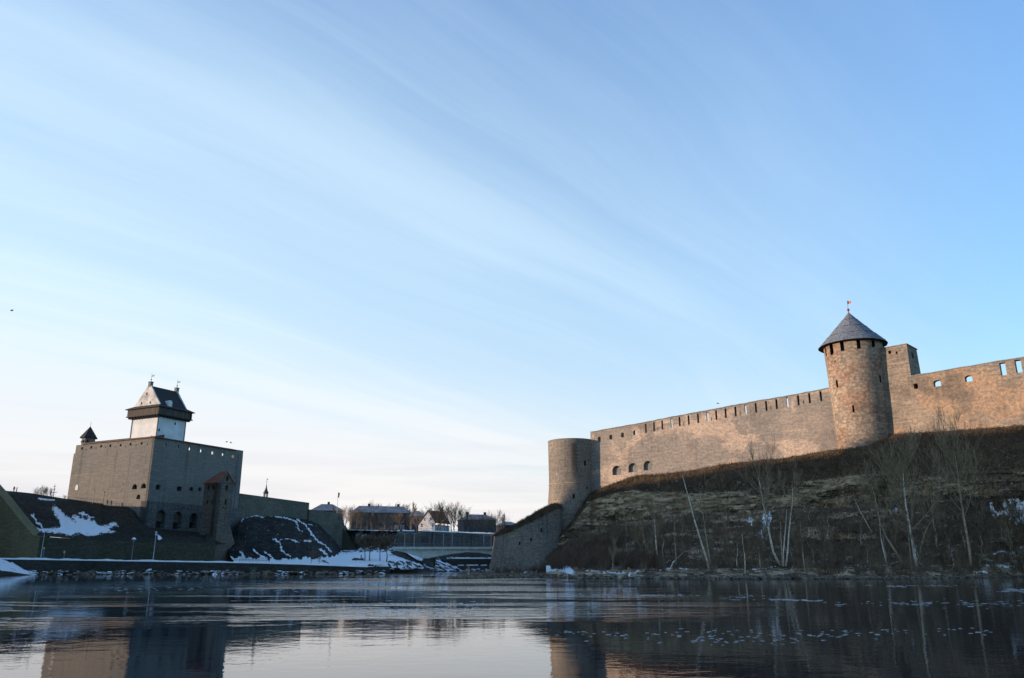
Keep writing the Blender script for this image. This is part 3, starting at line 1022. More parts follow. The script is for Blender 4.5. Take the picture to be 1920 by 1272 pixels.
# ---- promenade, quay wall
QUAY = [(-160, 1046, 214), (0, 1048.5, 216), (250, 1052.5, 219), (450, 1055.5, 222), (560, 1058.5, 223), (690, 1063.5, 225)]
V, Fc = [], []
for (px, py, Y) in QUAY:
    a = atY(px, py, Y)
    back = 14 if px < 420 else 60
    V += [a, Vector((a.x - 4, a.y + back, a.z + 0.05))]
for i in range(len(QUAY) - 1):
    Fc.append((2 * i, 2 * i + 2, 2 * i + 3, 2 * i + 1))
tag(link('promenade', mesh('promenade', V, Fc), M['snow']), kind='structure')
m_ = MB(); cap = MB()
for (a, b) in zip(QUAY, QUAY[1:]):
    p, q = atY(*a), atY(*b)
    n = 3
    m_.add([(p.x, p.y, -2), (q.x, q.y, -2), (q.x, q.y, q.z - 0.02), (p.x, p.y, p.z - 0.02), (p.x, p.y + 1, -2), (q.x, q.y + 1, -2), (q.x, q.y + 1, q.z - 0.02), (p.x, p.y + 1, p.z - 0.02)],
           [(0, 1, 2, 3), (5, 4, 7, 6), (3, 2, 6, 7)])
p, q = atY(*QUAY[-1]), 0
m_.add([(p.x, p.y, -2), (p.x, p.y + 1, -2), (p.x, p.y + 1, p.z - 0.02), (p.x, p.y, p.z - 0.02)], [(0, 1, 2, 3)])
m_.add([(p.x, p.y, -2), (p.x + 3, p.y + 20, -2), (p.x + 3, p.y + 20, p.z), (p.x, p.y, p.z - 0.02)], [(0, 1, 2, 3)])
qw = m_.build('quay_wall', M['quay'])
tag(qw, 'long dark stone quay wall along the water on the left bank, topped with snow', 'wall')
# uneven snow ridge lying along the quay edge
m_ = MB()
for (a, b) in zip(QUAY, QUAY[1:]):
    p, q = atY(*a), atY(*b)
    n = int((q - p).length / 1.1)
    for k in range(n):
        u0, u1 = k / n, (k + 1) / n
        A_, B_ = p.lerp(q, u0), p.lerp(q, u1)
        h0 = 0.34 + 0.3 * fbm(A_.x * 0.2, 5); h1 = 0.34 + 0.3 * fbm(B_.x * 0.2, 5)
        m_.add([(A_.x, A_.y - .05, A_.z - .06), (B_.x, B_.y - .05, B_.z - .06), (B_.x, B_.y + .2, B_.z + max(h1, .06)), (A_.x, A_.y + .2, A_.z + max(h0, .06)), (B_.x, B_.y + 1.4, B_.z - .02), (A_.x, A_.y + 1.4, A_.z - .02)],
               [(0, 1, 2, 3), (3, 2, 4, 5)])
tag(m_.build('snow_ridge', M['snow']), 'low uneven snow ridge lying along the quay edge', kind='stuff')


def rock_mesh(rng, sx, sy, sz, n=2):
    bm = bmesh.new()
    bmesh.ops.create_icosphere(bm, subdivisions=n, radius=1)
    o = Vector((rng.uniform(-50, 50), rng.uniform(-50, 50), rng.uniform(-50, 50)))
    V = []
    for v in bm.verts:
        d = 1 + 0.35 * mnoise.noise(v.co * 1.1 + o) + 0.18 * mnoise.noise(v.co * 2.7 + o)
        c = v.co * d
        for ax in range(3):
            c[ax] = max(-0.78, min(0.78, c[ax]))
        V.append(Vector((c.x * sx, c.y * sy, c.z * sz)))
    Fc = [tuple(v.index for v in f.verts) for f in bm.faces]
    bm.free()
    return V, Fc


rng = random.Random(3)
PROTO = [rock_mesh(rng, 1, 1, 1, 1) for _ in range(10)]


def scatter_rock(mb, p, s, rng, flat=0.6):
    V, Fc = rng.choice(PROTO)
    Mx = Matrix.Translation(p) @ Matrix.Rotation(rng.uniform(0, 6.28), 4, 'Z') @ Matrix.Rotation(rng.uniform(-.4, .4), 4, 'X') @ Matrix.Diagonal((s * rng.uniform(.7, 1.4), s * rng.uniform(.7, 1.3), s * flat * rng.uniform(.6, 1.2), 1))
    mb.add([Mx @ v for v in V], Fc)


# rubble with snow at the foot of the quay
ru, sn_ = MB(), MB()
for k in range(420):
    px = rng.uniform(-60, 720)
    Y = interp(px, [(-160, 214), (0, 216), (690, 225)]) - rng.uniform(0.2, 9)
    base = atz(px, 1076, 0)
    p = Vector((base.x * Y / base.y, Y, rng.uniform(-0.2, 0.3) + max(0, 0.6 - 0.1 * (interp(px, [(-160, 214), (690, 225)]) - Y))))
    s = rng.uniform(0.3, 0.95)
    scatter_rock(ru, p, s, rng)
    if fbm(px * 0.035, 3.3) > 0.05 and rng.random() < 0.7:
        scatter_rock(sn_, p + Vector((0, 0.1, s * 0.30)), s * 1.0, rng, 0.18)
tag(ru.build('quay_rubble', M['rock']), 'strip of dark rubble at the foot of the left quay', kind='stuff')
tag(sn_.build('rubble_snow', M['snow']), 'snow lumps lying on the rubble below the left quay', kind='stuff')
# snow mound at the far left
P = []
for j in range(20):
    row = []
    for i in range(40):
        px = -120 + 195 * i / 39
        prof = interp(px, [(-120, 4.2), (0, 4.0), (20, 3.1), (45, 1.4), (70, 0.3), (75, -0.2)])
        Y = 201 + 15 * j / 19
        t = j / 19
        b = atz(px, 1078, 0)
        z = prof * (t ** 0.7) + 0.4 * fbm(px * 0.08, Y * 0.3) * t - 0.15
        row.append(Vector((b.x * Y / b.y, Y, z)))
    P.append(row)
sn_at = [[0.85 + 0.35 * fbm(i * 0.3, j * 0.4, 2) if j > 3 else 0.1 for i in range(40)] for j in range(20)]
tag(link('snow_bank', grid_mesh(P, {'snow': sn_at}), M['hill']), kind='structure')

# ---- rock under the curtain wall with snow in its gullies, and the snowy toe
TOPC = [(438, 1000), (446, 984), (456, 972), (480, 966), (493, 969), (520, 967), (560, 972), (583, 976), (600, 985), (620, 1005), (640, 1030), (655, 1043), (690, 1042)]
STRK = [([(452, 977), (458, 970), (480, 966), (493, 970)], 2.0), ([(497, 967), (515, 967)], 2.2), ([(517, 969), (540, 972), (557, 980)], 1.8), ([(557, 974), (575, 986), (585, 1003), (598, 1016), (612, 1024), (622, 1036)], 1.6),
        ([(556, 981), (558, 991), (566, 997)], 1.3), ([(513, 1010), (525, 1019), (528, 1033), (545, 1044)], 1.6), ([(546, 1011), (560, 1018)], 1.4), ([(570, 1014), (583, 1015)], 1.4), ([(525, 1012), (540, 1011)], 1.0), ([(577, 983), (590, 985)], 1.2),
        ([(601, 1030), (613, 1040)], 2.2), ([(475, 1031), (488, 1042), (500, 1047)], 2.0), ([(495, 1034), (508, 1043)], 1.4), ([(450, 1033), (460, 1048)], 2.0)]
P, SNW, RCK = [], [], []
cols = [438 + 1.2 * i for i in range(211)]
NR = 64
for j in range(-1, NR + 1):
    row, sr, rr = [], [], []
    for px in cols:
        ty = interp(px, TOPC)
        if px < 583:
            Yt = depth_on(px, ty, K0, eK) - 0.2
        else:
            Yt = interp(px, [(583, depth_on(583, 976, K0, eK) - 1.5), (655, depth_on(655, 1043, K2, eK2) - 0.5), (690, 345)])
        toe = (interp(px, [(438, 1051), (560, 1053), (690, 1056)]), interp(px, [(438, 262), (560, 275), (690, 300)]))
        quay = (interp(px, [(438, 1055.3), (560, 1058.4), (690, 1063.4)]), interp(px, [(438, 222.5), (690, 226)]))
        if j <= 48:
            t = max(j, 0) / 48
            a, b = atY(px, ty, Yt), atY(px, *toe)
            p = a.lerp(b, t)
            p.y -= 5.5 * math.sin(math.pi * t) ** 0.7
            k = math.sin(math.pi * min(1, t * 1.02)) ** 0.5
            p.y += k * (1.6 * fbm(p.x * 0.2, p.z * 0.35, 2) + 0.7 * mnoise.noise(Vector((p.x * 0.25, 0, math.floor(p.z / 0.9) * 3.1))))
        else:
            t = (j - 48) / (NR - 48)
            p = atY(px, *toe).lerp(atY(px, *quay), t)
            p.z += 0.08 * fbm(p.x * 0.3, p.y * 0.3) * math.sin(math.pi * t) + 0.03
        if j == -1:
            p = atY(px, ty, Yt) + Vector((0, 3, -1.5))
        row.append(p)
        qx, qy = project(p)
        mx, my = qx + fbm(qx * 0.2, qy * 0.2, 4) * 3, qy + fbm(qx * 0.2, qy * 0.2, 7) * 2
        v = 0.0
        for L, ww in STRK:
            v = max(v, 0.82 - 0.42 * seg_dist(mx, my, L) / ww)
        if qy > 1046 + 6 * fbm(qx * 0.13, qy * 0.05, 2) - interp(qx, [(450, 2), (520, -2), (600, 0), (640, 4)]) * 1.5:
            v = 1.0
        v = max(v, 0.36 * (fbm(qx * 0.12, qy * 0.35, 12) > 0.28))
        sr.append(v)
        rr.append(0.9 if j < 48 else 0.2)
    P.append(row); SNW.append(sr); RCK.append(rr)
tag(link('castle_cliff', grid_mesh(P, {'snow': SNW, 'rock': RCK}), M['hill']), kind='structure')

# ================================================================== RIGHT BANK: the sandy fortress
A0v = atY(1107, 811, 262)
A1v = atY(1920, 673, 200)
A0 = (A0v.x, A0v.y)
eW = unit(A1v.x - A0v.x, A1v.y - A0v.y)
MW = frame(A0, eW)


def onW(px, py):
    return onplane(px, py, A0, eW)


# ---- long wall with slots, left of the conical tower
TOPW = [(1107, 811), (1160, 801.5), (1210, 793), (1260, 782.5), (1330, 770), (1397, 757), (1460, 746), (1520, 735), (1560, 727.5), (1590, 722)]
BASEW = [(1030, 1012), (1050, 1004), (1070, 985), (1085, 960), (1107, 926), (1150, 908), (1190, 894), (1205, 891.5), (1240, 889.5), (1300, 882), (1350, 872), (1380, 868), (1460, 860.5), (1487, 857), (1530, 849), (1575, 842), (1600, 841), (1630, 836), (1650, 825), (1668, 815), (1740, 811), (1800, 807), (1850, 803), (1920, 798), (2100, 784), (2400, 770)]
SLOTS = [1210.5, 1225.8, 1241.2, 1258.5, 1273.7, 1290.7, 1308.3, 1325.8, 1342.3, 1359.9, 1378.3, 1397.2, 1416.5, 1435.8, 1455.2, 1475.4, 1495.9, 1516.8, 1538]
OPEN = {3, 7, 11, 15}
lw = thing('curtain_wall', 'long sunlit sandy fortress wall with tall slots and three blocked arches, left of the conical tower', 'wall', (A0[0], A0[1], 10))
top = ragged([onW(x, y) for x, y in TOPW])
bot = [(onW(x, y)[0], onW(x, y)[1] - 4) for x, y in BASEW if 1107 <= x <= 1600]
holes, backs = [], []
for k, x in enumerate(SLOTS):
    yt = interp(x, TOPW)
    h = 19.0 + (x - 1210) / 328 * 2.0
    s0, za = onW(x - 1.55 - k * 0.02, yt + 2.2)
    s1, _ = onW(x + 1.55 + k * 0.02, yt + 2.2)
    _, zb = onW(x + 1, yt + h)
    holes.append(rect(s0, s1, zb, za))
    backs.append((s0, s1, zb, za, k in OPEN))
for k in (2, 5, 8, 11, 14, 17):                       # small arrow loops between some of the slots
    x = (SLOTS[k] + SLOTS[k - 1]) / 2
    yt = interp(x, TOPW)
    s0, zb = onW(x - 0.5, yt + 19.5); s1, za = onW(x + 0.5, yt + 13.5)
    holes.append(rect(s0, s1, zb, za)); backs.append((s0, s1, zb, za, False))
arches, lows = [], []
for (x, y) in ((1123.5, 824), (1145, 820.2), (1167, 816.2), (1190, 812)):
    s0, zb = onW(x - 2.7, y + 4.5); s1, za = onW(x + 2.7, y - 5)
    holes.append(arch(s0, s1, zb, za)); arches.append((s0, s1, zb, za, x == 1190))
for (x, y) in ((1156.5, 882), (1186.5, 877), (1215, 873)):
    s0, zb = onW(x - 8, y + 9.5); s1, za = onW(x + 8, y - 9)
    holes.append(arch(s0, s1, zb, za, 14)); lows.append((s0, s1, zb, za))
for (x, y) in ((1487, 857), (1204, 894.5)):
    s0, zb = onW(x - 5, y + 6); s1, za = onW(x + 5, y - 2.5)
    holes.append(arch(s0, s1, zb, za)); backs.append((s0, s1, zb, za, False))
link('wall', panel(bot + top[::-1], holes, 0.9), M['ivan'], lw, MW)
for (s0, s1, zb, za, op) in backs:
    if not op:
        m_ = MB(); m_.box(s0 - .05, s1 + .05, 0.95, 1.1, zb - .05, za + .05); m_.build('loophole', M['dark'], lw, MW)
for (s0, s1, zb, za, op) in arches:
    m_ = MB()
    m_.box(s0 - .05, s0 + (s1 - s0) * (0.35 if op else 0.75), 0.95, 1.1, zb - .05, za + .05)
    m_.build('shutter', M['blocked'], lw, MW)
for (s0, s1, zb, za) in lows:
    m_ = MB(); m_.box(s0 - .1, s1 + .1, 0.9, 1.2, zb - .1, za + .1); m_.build('blocked_arch', M['blocked'], lw, MW)
m_ = MB()
for (a, b) in zip(top, top[1:]):
    m_.add([(a[0], -0.12, a[1] - 0.05), (b[0], -0.12, b[1] - 0.05), (b[0], 2.7, b[1] - 0.05), (a[0], 2.7, a[1] - 0.05), (a[0], -0.12, a[1] + 0.22), (b[0], -0.12, b[1] + 0.22), (b[0], 2.7, b[1] + 0.22), (a[0], 2.7, a[1] + 0.22)],
           [(0, 1, 5, 4), (4, 5, 6, 7), (3, 2, 1, 0), (2, 3, 7, 6)] + ([(0, 4, 7, 3)] if a is top[0] else []))
m_.build('coping', M['blocked'], lw, MW)

# ---- wall right of the tower: it turns more towards the river
B2v = MW @ Vector((onW(1655, 760)[0], 0, 0))
A2 = (B2v.x, B2v.y)
eW2 = unit(0.72, -0.70)
MW2 = frame(A2, eW2)


def onW2(px, py):
    return onplane(px, py, A2, eW2)


TOPW2 = [(1640, 715), (1703, 707), (1720, 704.5), (1757, 697.4), (1800, 690), (1860, 680), (1920, 670.7), (2000, 657), (2150, 633)]
rw = thing('curtain_wall', 'reddish weathered fortress wall right of the conical tower, running out of the frame', 'wall', (*(MW2 @ Vector((onW2(1700, 800)[0], 0, 0)))[:2], 20))
top2 = ragged([onW2(x, y) for x, y in TOPW2])
bot2 = [(onW2(x, y)[0], onW2(x, y)[1] - 4) for x, y in BASEW if 1640 <= x <= 2110]
bot2 = [(top2[0][0], bot2[0][1])] + bot2[1:] if bot2[0][0] > top2[0][0] else bot2
holes, backs = [], []
for (x, y, ww, hh, ar, bk) in ((1717, 724.5, 6.5, 11, 0, 1), (1757, 719, 12, 13.5, 1, 0), (1816, 710, 12, 13.5, 1, 0), (1880.5, 692, 7, 25, 0, 0), (1909.5, 687, 7.5, 25.5, 0, 0), (1939, 684.5, 7.5, 26, 0, 0), (1969, 680, 8, 26, 0, 0)):
    s0, zb = onW2(x - ww / 2, y + hh / 2); s1, za = onW2(x + ww / 2, y - hh / 2)
    holes.append(arch(s0, s1, zb, za, 8, 0.6) if ar else rect(s0, s1, zb, za))
    if bk:
        backs.append((s0, s1, zb, za))
link('wall', panel(bot2 + top2[::-1], holes, 1.6), M['ivan2'], rw, MW2 @ Matrix.Translation((0, 0.03, 0)))
for (s0, s1, zb, za) in backs:
    m_ = MB(); m_.box(s0 - .05, s1 + .05, 1.65, 1.8, zb - .05, za + .05); m_.build('loophole', M['dark'], rw, MW2)
m_ = MB()
for (a, b) in zip([q for q in top2 if q[0] > onW2(1702, 707)[0]], [q for q in top2 if q[0] > onW2(1702, 707)[0]][1:]):
    m_.add([(a[0], -0.1, a[1] - 0.05), (b[0], -0.1, b[1] - 0.05), (b[0], 1.7, b[1] - 0.05), (a[0], 1.7, a[1] - 0.05), (a[0], -0.1, a[1] + 0.2), (b[0], -0.1, b[1] + 0.2), (b[0], 1.7, b[1] + 0.2), (a[0], 1.7, a[1] + 0.2)],
           [(0, 1, 5, 4), (4, 5, 6, 7), (3, 2, 1, 0), (2, 3, 7, 6)])
m_.build('coping', M['blocked'], rw, MW2)
# square block beside the tower
sb0, zb1 = onW2(1648, 654.5)
sb1, zb2 = onW2(1700, 646)
sb = thing('square_turret', 'square flat-topped stone turret attached to the right side of the conical tower', 'turret', (*(MW2 @ Vector((sb1, 0, 0)))[:2], 30))
zlow = onW2(1700, 712)[1]
hb_ = []
for (x, y, ww, hh) in ((1668.3, 661, 4.5, 7), (1681.3, 661.5, 3, 5)):
    s0, zb = onW2(x - ww / 2, y + hh / 2); s1, za = onW2(x + ww / 2, y - hh / 2); hb_.append((s0, s1, zb, za))
link('wall', panel([(sb0, zlow - 3), (sb1, zlow - 3), (sb1, zb2), (sb0, zb1)], [rect(*b) for b in hb_], 1.2), M['ivan2'], sb, MW2 @ Matrix.Translation((0, -0.05, 0)))
for b in hb_:
    m_ = MB(); m_.box(b[0] - .1, b[1] + .1, 0.7, 0.9, b[2] - .1, b[3] + .1); m_.build('window', M['dark'], sb, MW2)
m_ = MB()
m_.add([(sb1 - 1.2, 1.16, zlow - 3), (sb1, 1.16, zlow - 3), (sb1 + 0.1, 9, zlow - 3), (sb1 - 1.2, 9, zlow - 3), (sb1 - 1.2, 1.16, zb2), (sb1, 1.16, zb2), (sb1 - 0.1, 8.2, zb2), (sb1 - 1.2, 8.2, zb2)],
       [(0, 1, 5, 4), (1, 2, 6, 5), (2, 3, 7, 6), (3, 0, 4, 7), (4, 5, 6, 7)])
m_.box(sb0, sb1 - 1.2, 7, 8.1, zlow - 3, zb1)
m_.build('wall', M['ivan2'], sb, MW2)
m_ = MB(); m_.box(sb1 - 0.1, sb1 + 0.04, 3.2, 4.4, zb2 - 3.2, zb2 - 1.6); m_.build('window', M['dark'], sb, MW2)
m_ = MB(); m_.box(sb0, sb1 + .15, -0.2, 8.3, zb2 + 0.01, zb2 + 0.25); m_.build('coping', M['blocked'], sb, MW2)
# rubble heap on the wall head next to the block
m_ = MB()
for k in range(9):
    scatter_rock(m_, MW2 @ Vector((onW2(1709, 705)[0] + rng.uniform(-.5, 1.2), rng.uniform(.4, 1.2), onW2(1709, 706)[1] + rng.uniform(0, .5))), rng.uniform(.3, .6), rng)
tag(m_.build('fallen_stones', M['rock']), 'small heap of fallen stones on the wall head beside the square turret', 'rubble')


def round_tower(prof, openings, nth, uvr):
    """lathe wall with real recessed openings (theta0, theta1, z0, z1); returns wall mesh and recess meshes"""
    ths = [-math.pi + 2 * math.pi * i / nth for i in range(nth + 1)]
    z0, z1 = prof[0][0], prof[-1][0]
    nz = max(2, int((z1 - z0) / 1.2))
    zs = [z0 + (z1 - z0) * i / nz for i in range(nz + 1)] + [p[0] for p in prof]
    for (a, b, c, d) in openings:
        ths += [a, b]; zs += [c, d]

    def uniq(v):
        v = sorted(v); out = [v[0]]
        for x in v[1:]:
            if x - out[-1] > 1e-4:
                out.append(x)
        return out
    ths, zs = uniq(ths), uniq(zs)
    rr = lambda z: interp(z, prof)
    V = [(rr(z) * math.sin(t), -rr(z) * math.cos(t), z) for z in zs for t in ths]
    uv = [(t * uvr, z) for z in zs for t in ths]
    nt = len(ths)
    Fc = []
    for j in range(len(zs) - 1):
        for i in range(nt - 1):
            tm, zm = (ths[i] + ths[i + 1]) / 2, (zs[j] + zs[j + 1]) / 2
            if any(a < tm < b and c < zm < d for (a, b, c, d) in openings):
                continue
            Fc.append((j * nt + i, j * nt + i + 1, (j + 1) * nt + i + 1, (j + 1) * nt + i))
    me = mesh('tower_wall', V, Fc, uv)
    for p in me.polygons:
        p.use_smooth = True
    recs = []
    for (a, b, c, d) in openings:
        q = []
        for (t, z) in ((a, c), (b, c), (b, d), (a, d)):
            q.append(Vector((rr(z) * math.sin(t), -rr(z) * math.cos(t), z)))
        tm = (a + b) / 2
        inn = Vector((-math.sin(tm), math.cos(tm), 0)) * 1.0
        mb = MB()
        mb.add(q + [v + inn for v in q], [(0, 4, 5, 1), (1, 5, 6, 2), (2, 6, 7, 3), (3, 7, 4, 0), (4, 7, 6, 5)])
        recs.append(mb)
    return me, recs


# ---- tower with the conical roof
sc_, _ = onW(1612.5, 780)
TCv = MW @ Vector((sc_, 2.2, 0))
TC = (TCv.x, TCv.y)


def rad_at(px_half, y):
    p = atY(1605, y, TC[1])
    return px_half * (p.y * CS + (p.z - CH) * SN) / F, p.z


r1, zt_ = rad_at(51.5, 648)
r2, zb_ = rad_at(46.5, 838)
zroof = rad_at(50, 648)[1] + 0.0
ops = []
ctow = thing('round_tower', 'round sunlit stone tower with grey conical shingle roof and small red flag', 'tower', (TC[0], TC[1], zb_ - 3))
prof = [(zb_ - 6, r2 + 0.35), (zb_, r2 + 0.1), (zb_ + 6, r2 + 0.35), (zt_ - 8, r1 - 0.35), (zt_ + 0.6, r1)]
for (x, y, ww, hh) in ((1559, 656, 5.2, 20), (1579, 649, 7, 19), (1609.7, 644.8, 7.2, 19), (1637, 642.5, 6, 17), (1569.5, 720, 3.6, 14), (1600, 767, 3.8, 13), (1650.5, 711, 3, 13), (1566, 678, 2, 3)):
    zc = atY(x, y, TC[1] - r1).z
    rc = interp(zc, prof)
    a, _ = oncyl(x - ww / 2, y, TC, rc); b, _ = oncyl(x + ww / 2, y, TC, rc)
    _, za = oncyl(x, y - hh / 2, TC, rc); _, zb = oncyl(x, y + hh / 2, TC, rc)
    if b - a < 0.02:
        b = a + 0.1
    ops.append((a, b, zb, za))
for k in range(9):
    t = 1.75 + k * 0.42
    t = t if t < math.pi else t - 2 * math.pi
    ops.append((t - 0.05, t + 0.05, ops[1][2], ops[1][3]))
zeave = rad_at(64, 650)[1]
ztop_op = max(o[3] for o in ops)
if ztop_op > prof[-1][0] - 0.3:
    prof[-1] = (ztop_op + 0.4, r1)
me, recs = round_tower(prof, ops, 64, 7.5)
TM = Matrix.Translation((TC[0], TC[1], 0))
link('wall', me, M['tower'], ctow, TM)
for q in recs:
    q.build('loophole', M['dark'], ctow, TM)
re_ = rad_at(60.5, 650)[0]
zapx = atY(1592.6, 586, TC[1]).z
roof_prof = [(zeave - 0.05, re_), (zeave + 0.18, re_ - 0.1)]
nseg = 4
z_s, r_s = zeave + 0.18, re_ - 0.1
for k in range(1, nseg + 1):
    u = k / nseg
    rr_ = (re_ - 0.1) * (1 - u) ** 1.04 + 0.06 * u
    zz_ = zeave + 0.18 + (zapx - zeave - 0.18) * u
    roof_prof.append((zz_, rr_))
    if k < nseg:
        roof_prof.append((zz_ + 0.02, rr_ - 0.12))
# planked roof: separate shingle strips so that the outline is not a perfect cone
m_ = MB()
nst = 56
V, Fc = [], []
for j, (z, r) in enumerate(roof_prof):
    for k in range(nst):
        a = 2 * math.pi * k / nst
        q = r + (0.05 * math.sin(k * 7.3 + j) + 0.03 * math.sin(k * 2.1)) * min(1, r / 3)
        V.append((q * math.sin(a), -q * math.cos(a), z + (0.05 * math.sin(k * 3.7) if j < 2 else 0)))
for j in range(len(roof_prof) - 1):
    for k in range(nst):
        k2 = (k + 1) % nst
        Fc.append((j * nst + k, j * nst + k2, (j + 1) * nst + k2, (j + 1) * nst + k))
m_.add(V, Fc)
ro = m_.build('roof', M['shingle'], ctow, TM)
for k in (1, 2, 3):
    z, r = roof_prof[2 * k]
    m_ = MB(); m_.lathe([(z - 0.1, r + 0.1), (z + 0.05, r + 0.02)], 40); m_.build('roof_band', M['darkwood'], ro, TM)
m_ = MB(); m_.lathe([(zeave - 0.25, r1 - 0.2), (zeave - 0.12, re_ - 0.15), (zeave - 0.06, re_ - 0.05)], 48); m_.build('eaves', M['darkwood'], ctow, TM)
m_ = MB(); m_.lathe([(zapx - 0.3, 0.14), (zapx + 0.3, 0.14), (zapx + 0.45, 0.28), (zapx + 0.75, 0.42), (zapx + 1.05, 0.28), (zapx + 1.2, 0.1)], 12)
fi = m_.build('finial', M['red'], ctow, TM, smooth=True)
m_ = MB(); m_.tube([(0, 0, zapx + 1.1), (0.02, 0, zapx + 3.6)], 0.05); m_.build('flag_pole', M['darkmetal'], ctow, TM)
V, Fc = [], []
for i in range(9):
    u = i / 8
    for (zz_, e) in ((1.0, 0.2), (0.55, 0.05), (0.0, -0.15)):
        V.append((0.05 + 0.95 * u, 0.14 * math.sin(u * 6), zapx + 2.55 + zz_ * (1 - 0.25 * u) + 0.18 * u + (0.22 if (zz_ == 0.55 and i == 8) else 0)))
Fc = [(i * 3 + j, (i + 1) * 3 + j, (i + 1) * 3 + j + 1, i * 3 + j + 1) for i in range(8) for j in range(2)]
link('banner', mesh('banner', V, Fc), M['flag'], ctow, TM)

# ---- round corner tower at the river end of the wall
RC = (A0[0] - 34 * 0.176, A0[1] + 4.9)


def rad2(px_half, y):
    p = atY(1072, y, RC[1])
    return px_half * (p.y * CS + (p.z - CH) * SN) / F, p.z


ra, za_ = rad2(44.0, 829)
rb, zb_c = rad2(43.6, 910)
rc_, zc_ = rad2(47.5, 955)
rd, zd_ = rad2(50, 1045)
pr = [(zd_ - 4, rd), (zd_, rd), (zc_, rc_), (zb_c, rb), (za_, ra)]
rtow = thing('round_tower', 'roofless round corner tower with pale string course at the left end of the fortress wall', 'tower', (RC[0], RC[1], zd_))
ops = []
for (x, y, ww, hh) in ((1096.8, 869, 3.2, 9.5), (1075.5, 931, 4, 8), (1043, 954, 3.4, 8.5), (1101, 915, 2.5, 4)):
    rr0 = interp(atY(x, y, RC[1] - ra).z, pr)
    a, _ = oncyl(x - ww / 2, y, RC, rr0); b, _ = oncyl(x + ww / 2, y, RC, rr0)
    _, z1 = oncyl(x, y - hh / 2, RC, rr0); _, z0 = oncyl(x, y + hh / 2, RC, rr0)
    ops.append((a, max(b, a + 0.06), z0, z1))
me, recs = round_tower(pr, ops, 72, ra)
RM = Matrix.Translation((RC[0], RC[1], 0))
link('wall', me, masonry('stained round tower stone', (0.24, 0.21, 0.175), (0.18, 0.163, 0.14), (0.29, 0.245, 0.195), 0.42, 0.08, stain=0.55, contrast=1.0, strip=(0.25, zb_c - 1, za_ - 0.5)), rtow, RM)
for q in recs:
    q.build('loophole', M['dark'], rtow, RM)
m_ = MB(); m_.lathe([(zb_c - 0.15, rb + 0.03), (zb_c - 0.12, rb + 0.16), (zb_c + 0.12, rb + 0.16), (zb_c + 0.15, rb + 0.01)], 72)
m_.build('string_course', M['paleRock'], rtow, RM)
m_ = MB(); m_.lathe([(za_ - 1.5, ra - 0.9), (za_ + 0.02, ra - 0.9), (za_ + 0.14, ra - 0.8), (za_ + 0.14, ra + 0.06), (za_ + 0.0, ra + 0.06)], 72)
m_.build('parapet_top', M['blocked'], rtow, RM)

# ---- low outer bastion by the water with grass on top
BCv = atY(990, 1000, 262)
BC = (BCv.x, BCv.y)
rB = 63 * (262 * CS + 3) / F
TOPB = [(926, 1005.5), (935, 1003), (959, 996), (978, 985), (1000, 975), (1022, 963), (1045, 952)]
GRT = [(924, 1003), (930, 996.5), (945, 990), (965, 980), (985, 971), (1005, 961), (1024, 953.5), (1045, 948)]
nth = 60
V, uvb, Fc, ring = [], [], [], []
for i in range(nth + 1):
    t = R(-150) + R(250) * i / nth
    zt = 12.0
    for _ in range(6):
        p = Vector((BC[0] + rB * math.sin(t), BC[1] - rB * math.cos(t), zt))
        px, _y = project(p)
        zt = atY(px, interp(px, TOPB), p.y).z if t > R(-92) else zt
        zt = max(2, min(zt, 26))
    ring.append((t, zt))
tl = [z for (t, z) in ring if t > R(-85)][0]
ring = [(t, tl if t < R(-85) else z) for (t, z) in ring]
NZ = 14
for (t, zt) in ring:
    for j in range(NZ + 1):
        u = j / NZ
        r = rB + 1.9 * (1 - u) ** 1.2
        z = -1.0 + (zt + 1.0) * u
        V.append((BC[0] + r * math.sin(t), BC[1] - r * math.cos(t), z)); uvb.append((t * rB, z))
for i in range(nth):
    for j in range(NZ):
        Fc.append((i * (NZ + 1) + j, (i + 1) * (NZ + 1) + j, (i + 1) * (NZ + 1) + j + 1, i * (NZ + 1) + j + 1))
ob_ = thing('low_bastion', 'low curved stone bastion with slanting grassy top at the water left of the round tower', 'bastion', (BC[0], BC[1], 0))
lb = link('wall', mesh('lb', V, Fc, uvb), M['round'], ob_, smooth=True)
for (x, y) in ((973.8, 1019.5), (996, 1012), (1016.5, 994.5), (928, 1068)):
    a, z = oncyl(x, y, BC, rB + 0.9)
    m_ = MB()
    m_.box(-0.28, 0.28, -0.25, 0.4, -0.55, 0.55)
    u = max(0, min(1, (z + 1) / (interp(a, ring) + 1)))
    r = rB + 1.9 * (1 - u) ** 1.2
    m_.build('loophole', M['dark'], ob_, Matrix.Translation((BC[0] + r * math.sin(a), BC[1] - r * math.cos(a), z)) @ Matrix.Rotation(a, 4, 'Z') @ Matrix.Translation((0, 0.2, 0)))
# grassy top: from the wall head up to a ridge behind it
P = []
edge = [(t, z) for (t, z) in ring if t > R(-84)]
for j in range(7):
    u = j / 6
    row = []
    for (t, zt) in edge:
        p0 = Vector((BC[0] + (rB + .1) * math.sin(t), BC[1] - (rB + .1) * math.cos(t), zt - .1))
        px, _y = project(p0)
        back = Vector((p0.x + (BC[0] + 4 - p0.x) * 0.25, p0.y + 3.5, 0))
        pz = atY(px, interp(px, GRT), back.y).z - 0.3
        p1 = Vector((back.x, back.y, pz))
        p = p0.lerp(p1, u)
        p.z += 0.5 * math.sin(math.pi * u) + 0.25 * fbm(p.x * .5, p.y * .5)* (u > 0)
        row.append(p)
    P.append(row)
P.append([p + Vector((1, 8, -3)) for p in P[-1]])
link('grass_cap', grid_mesh(P), M['drygrass'], ob_)
GRASSCAP = [p for row in P[:-1] for p in row]

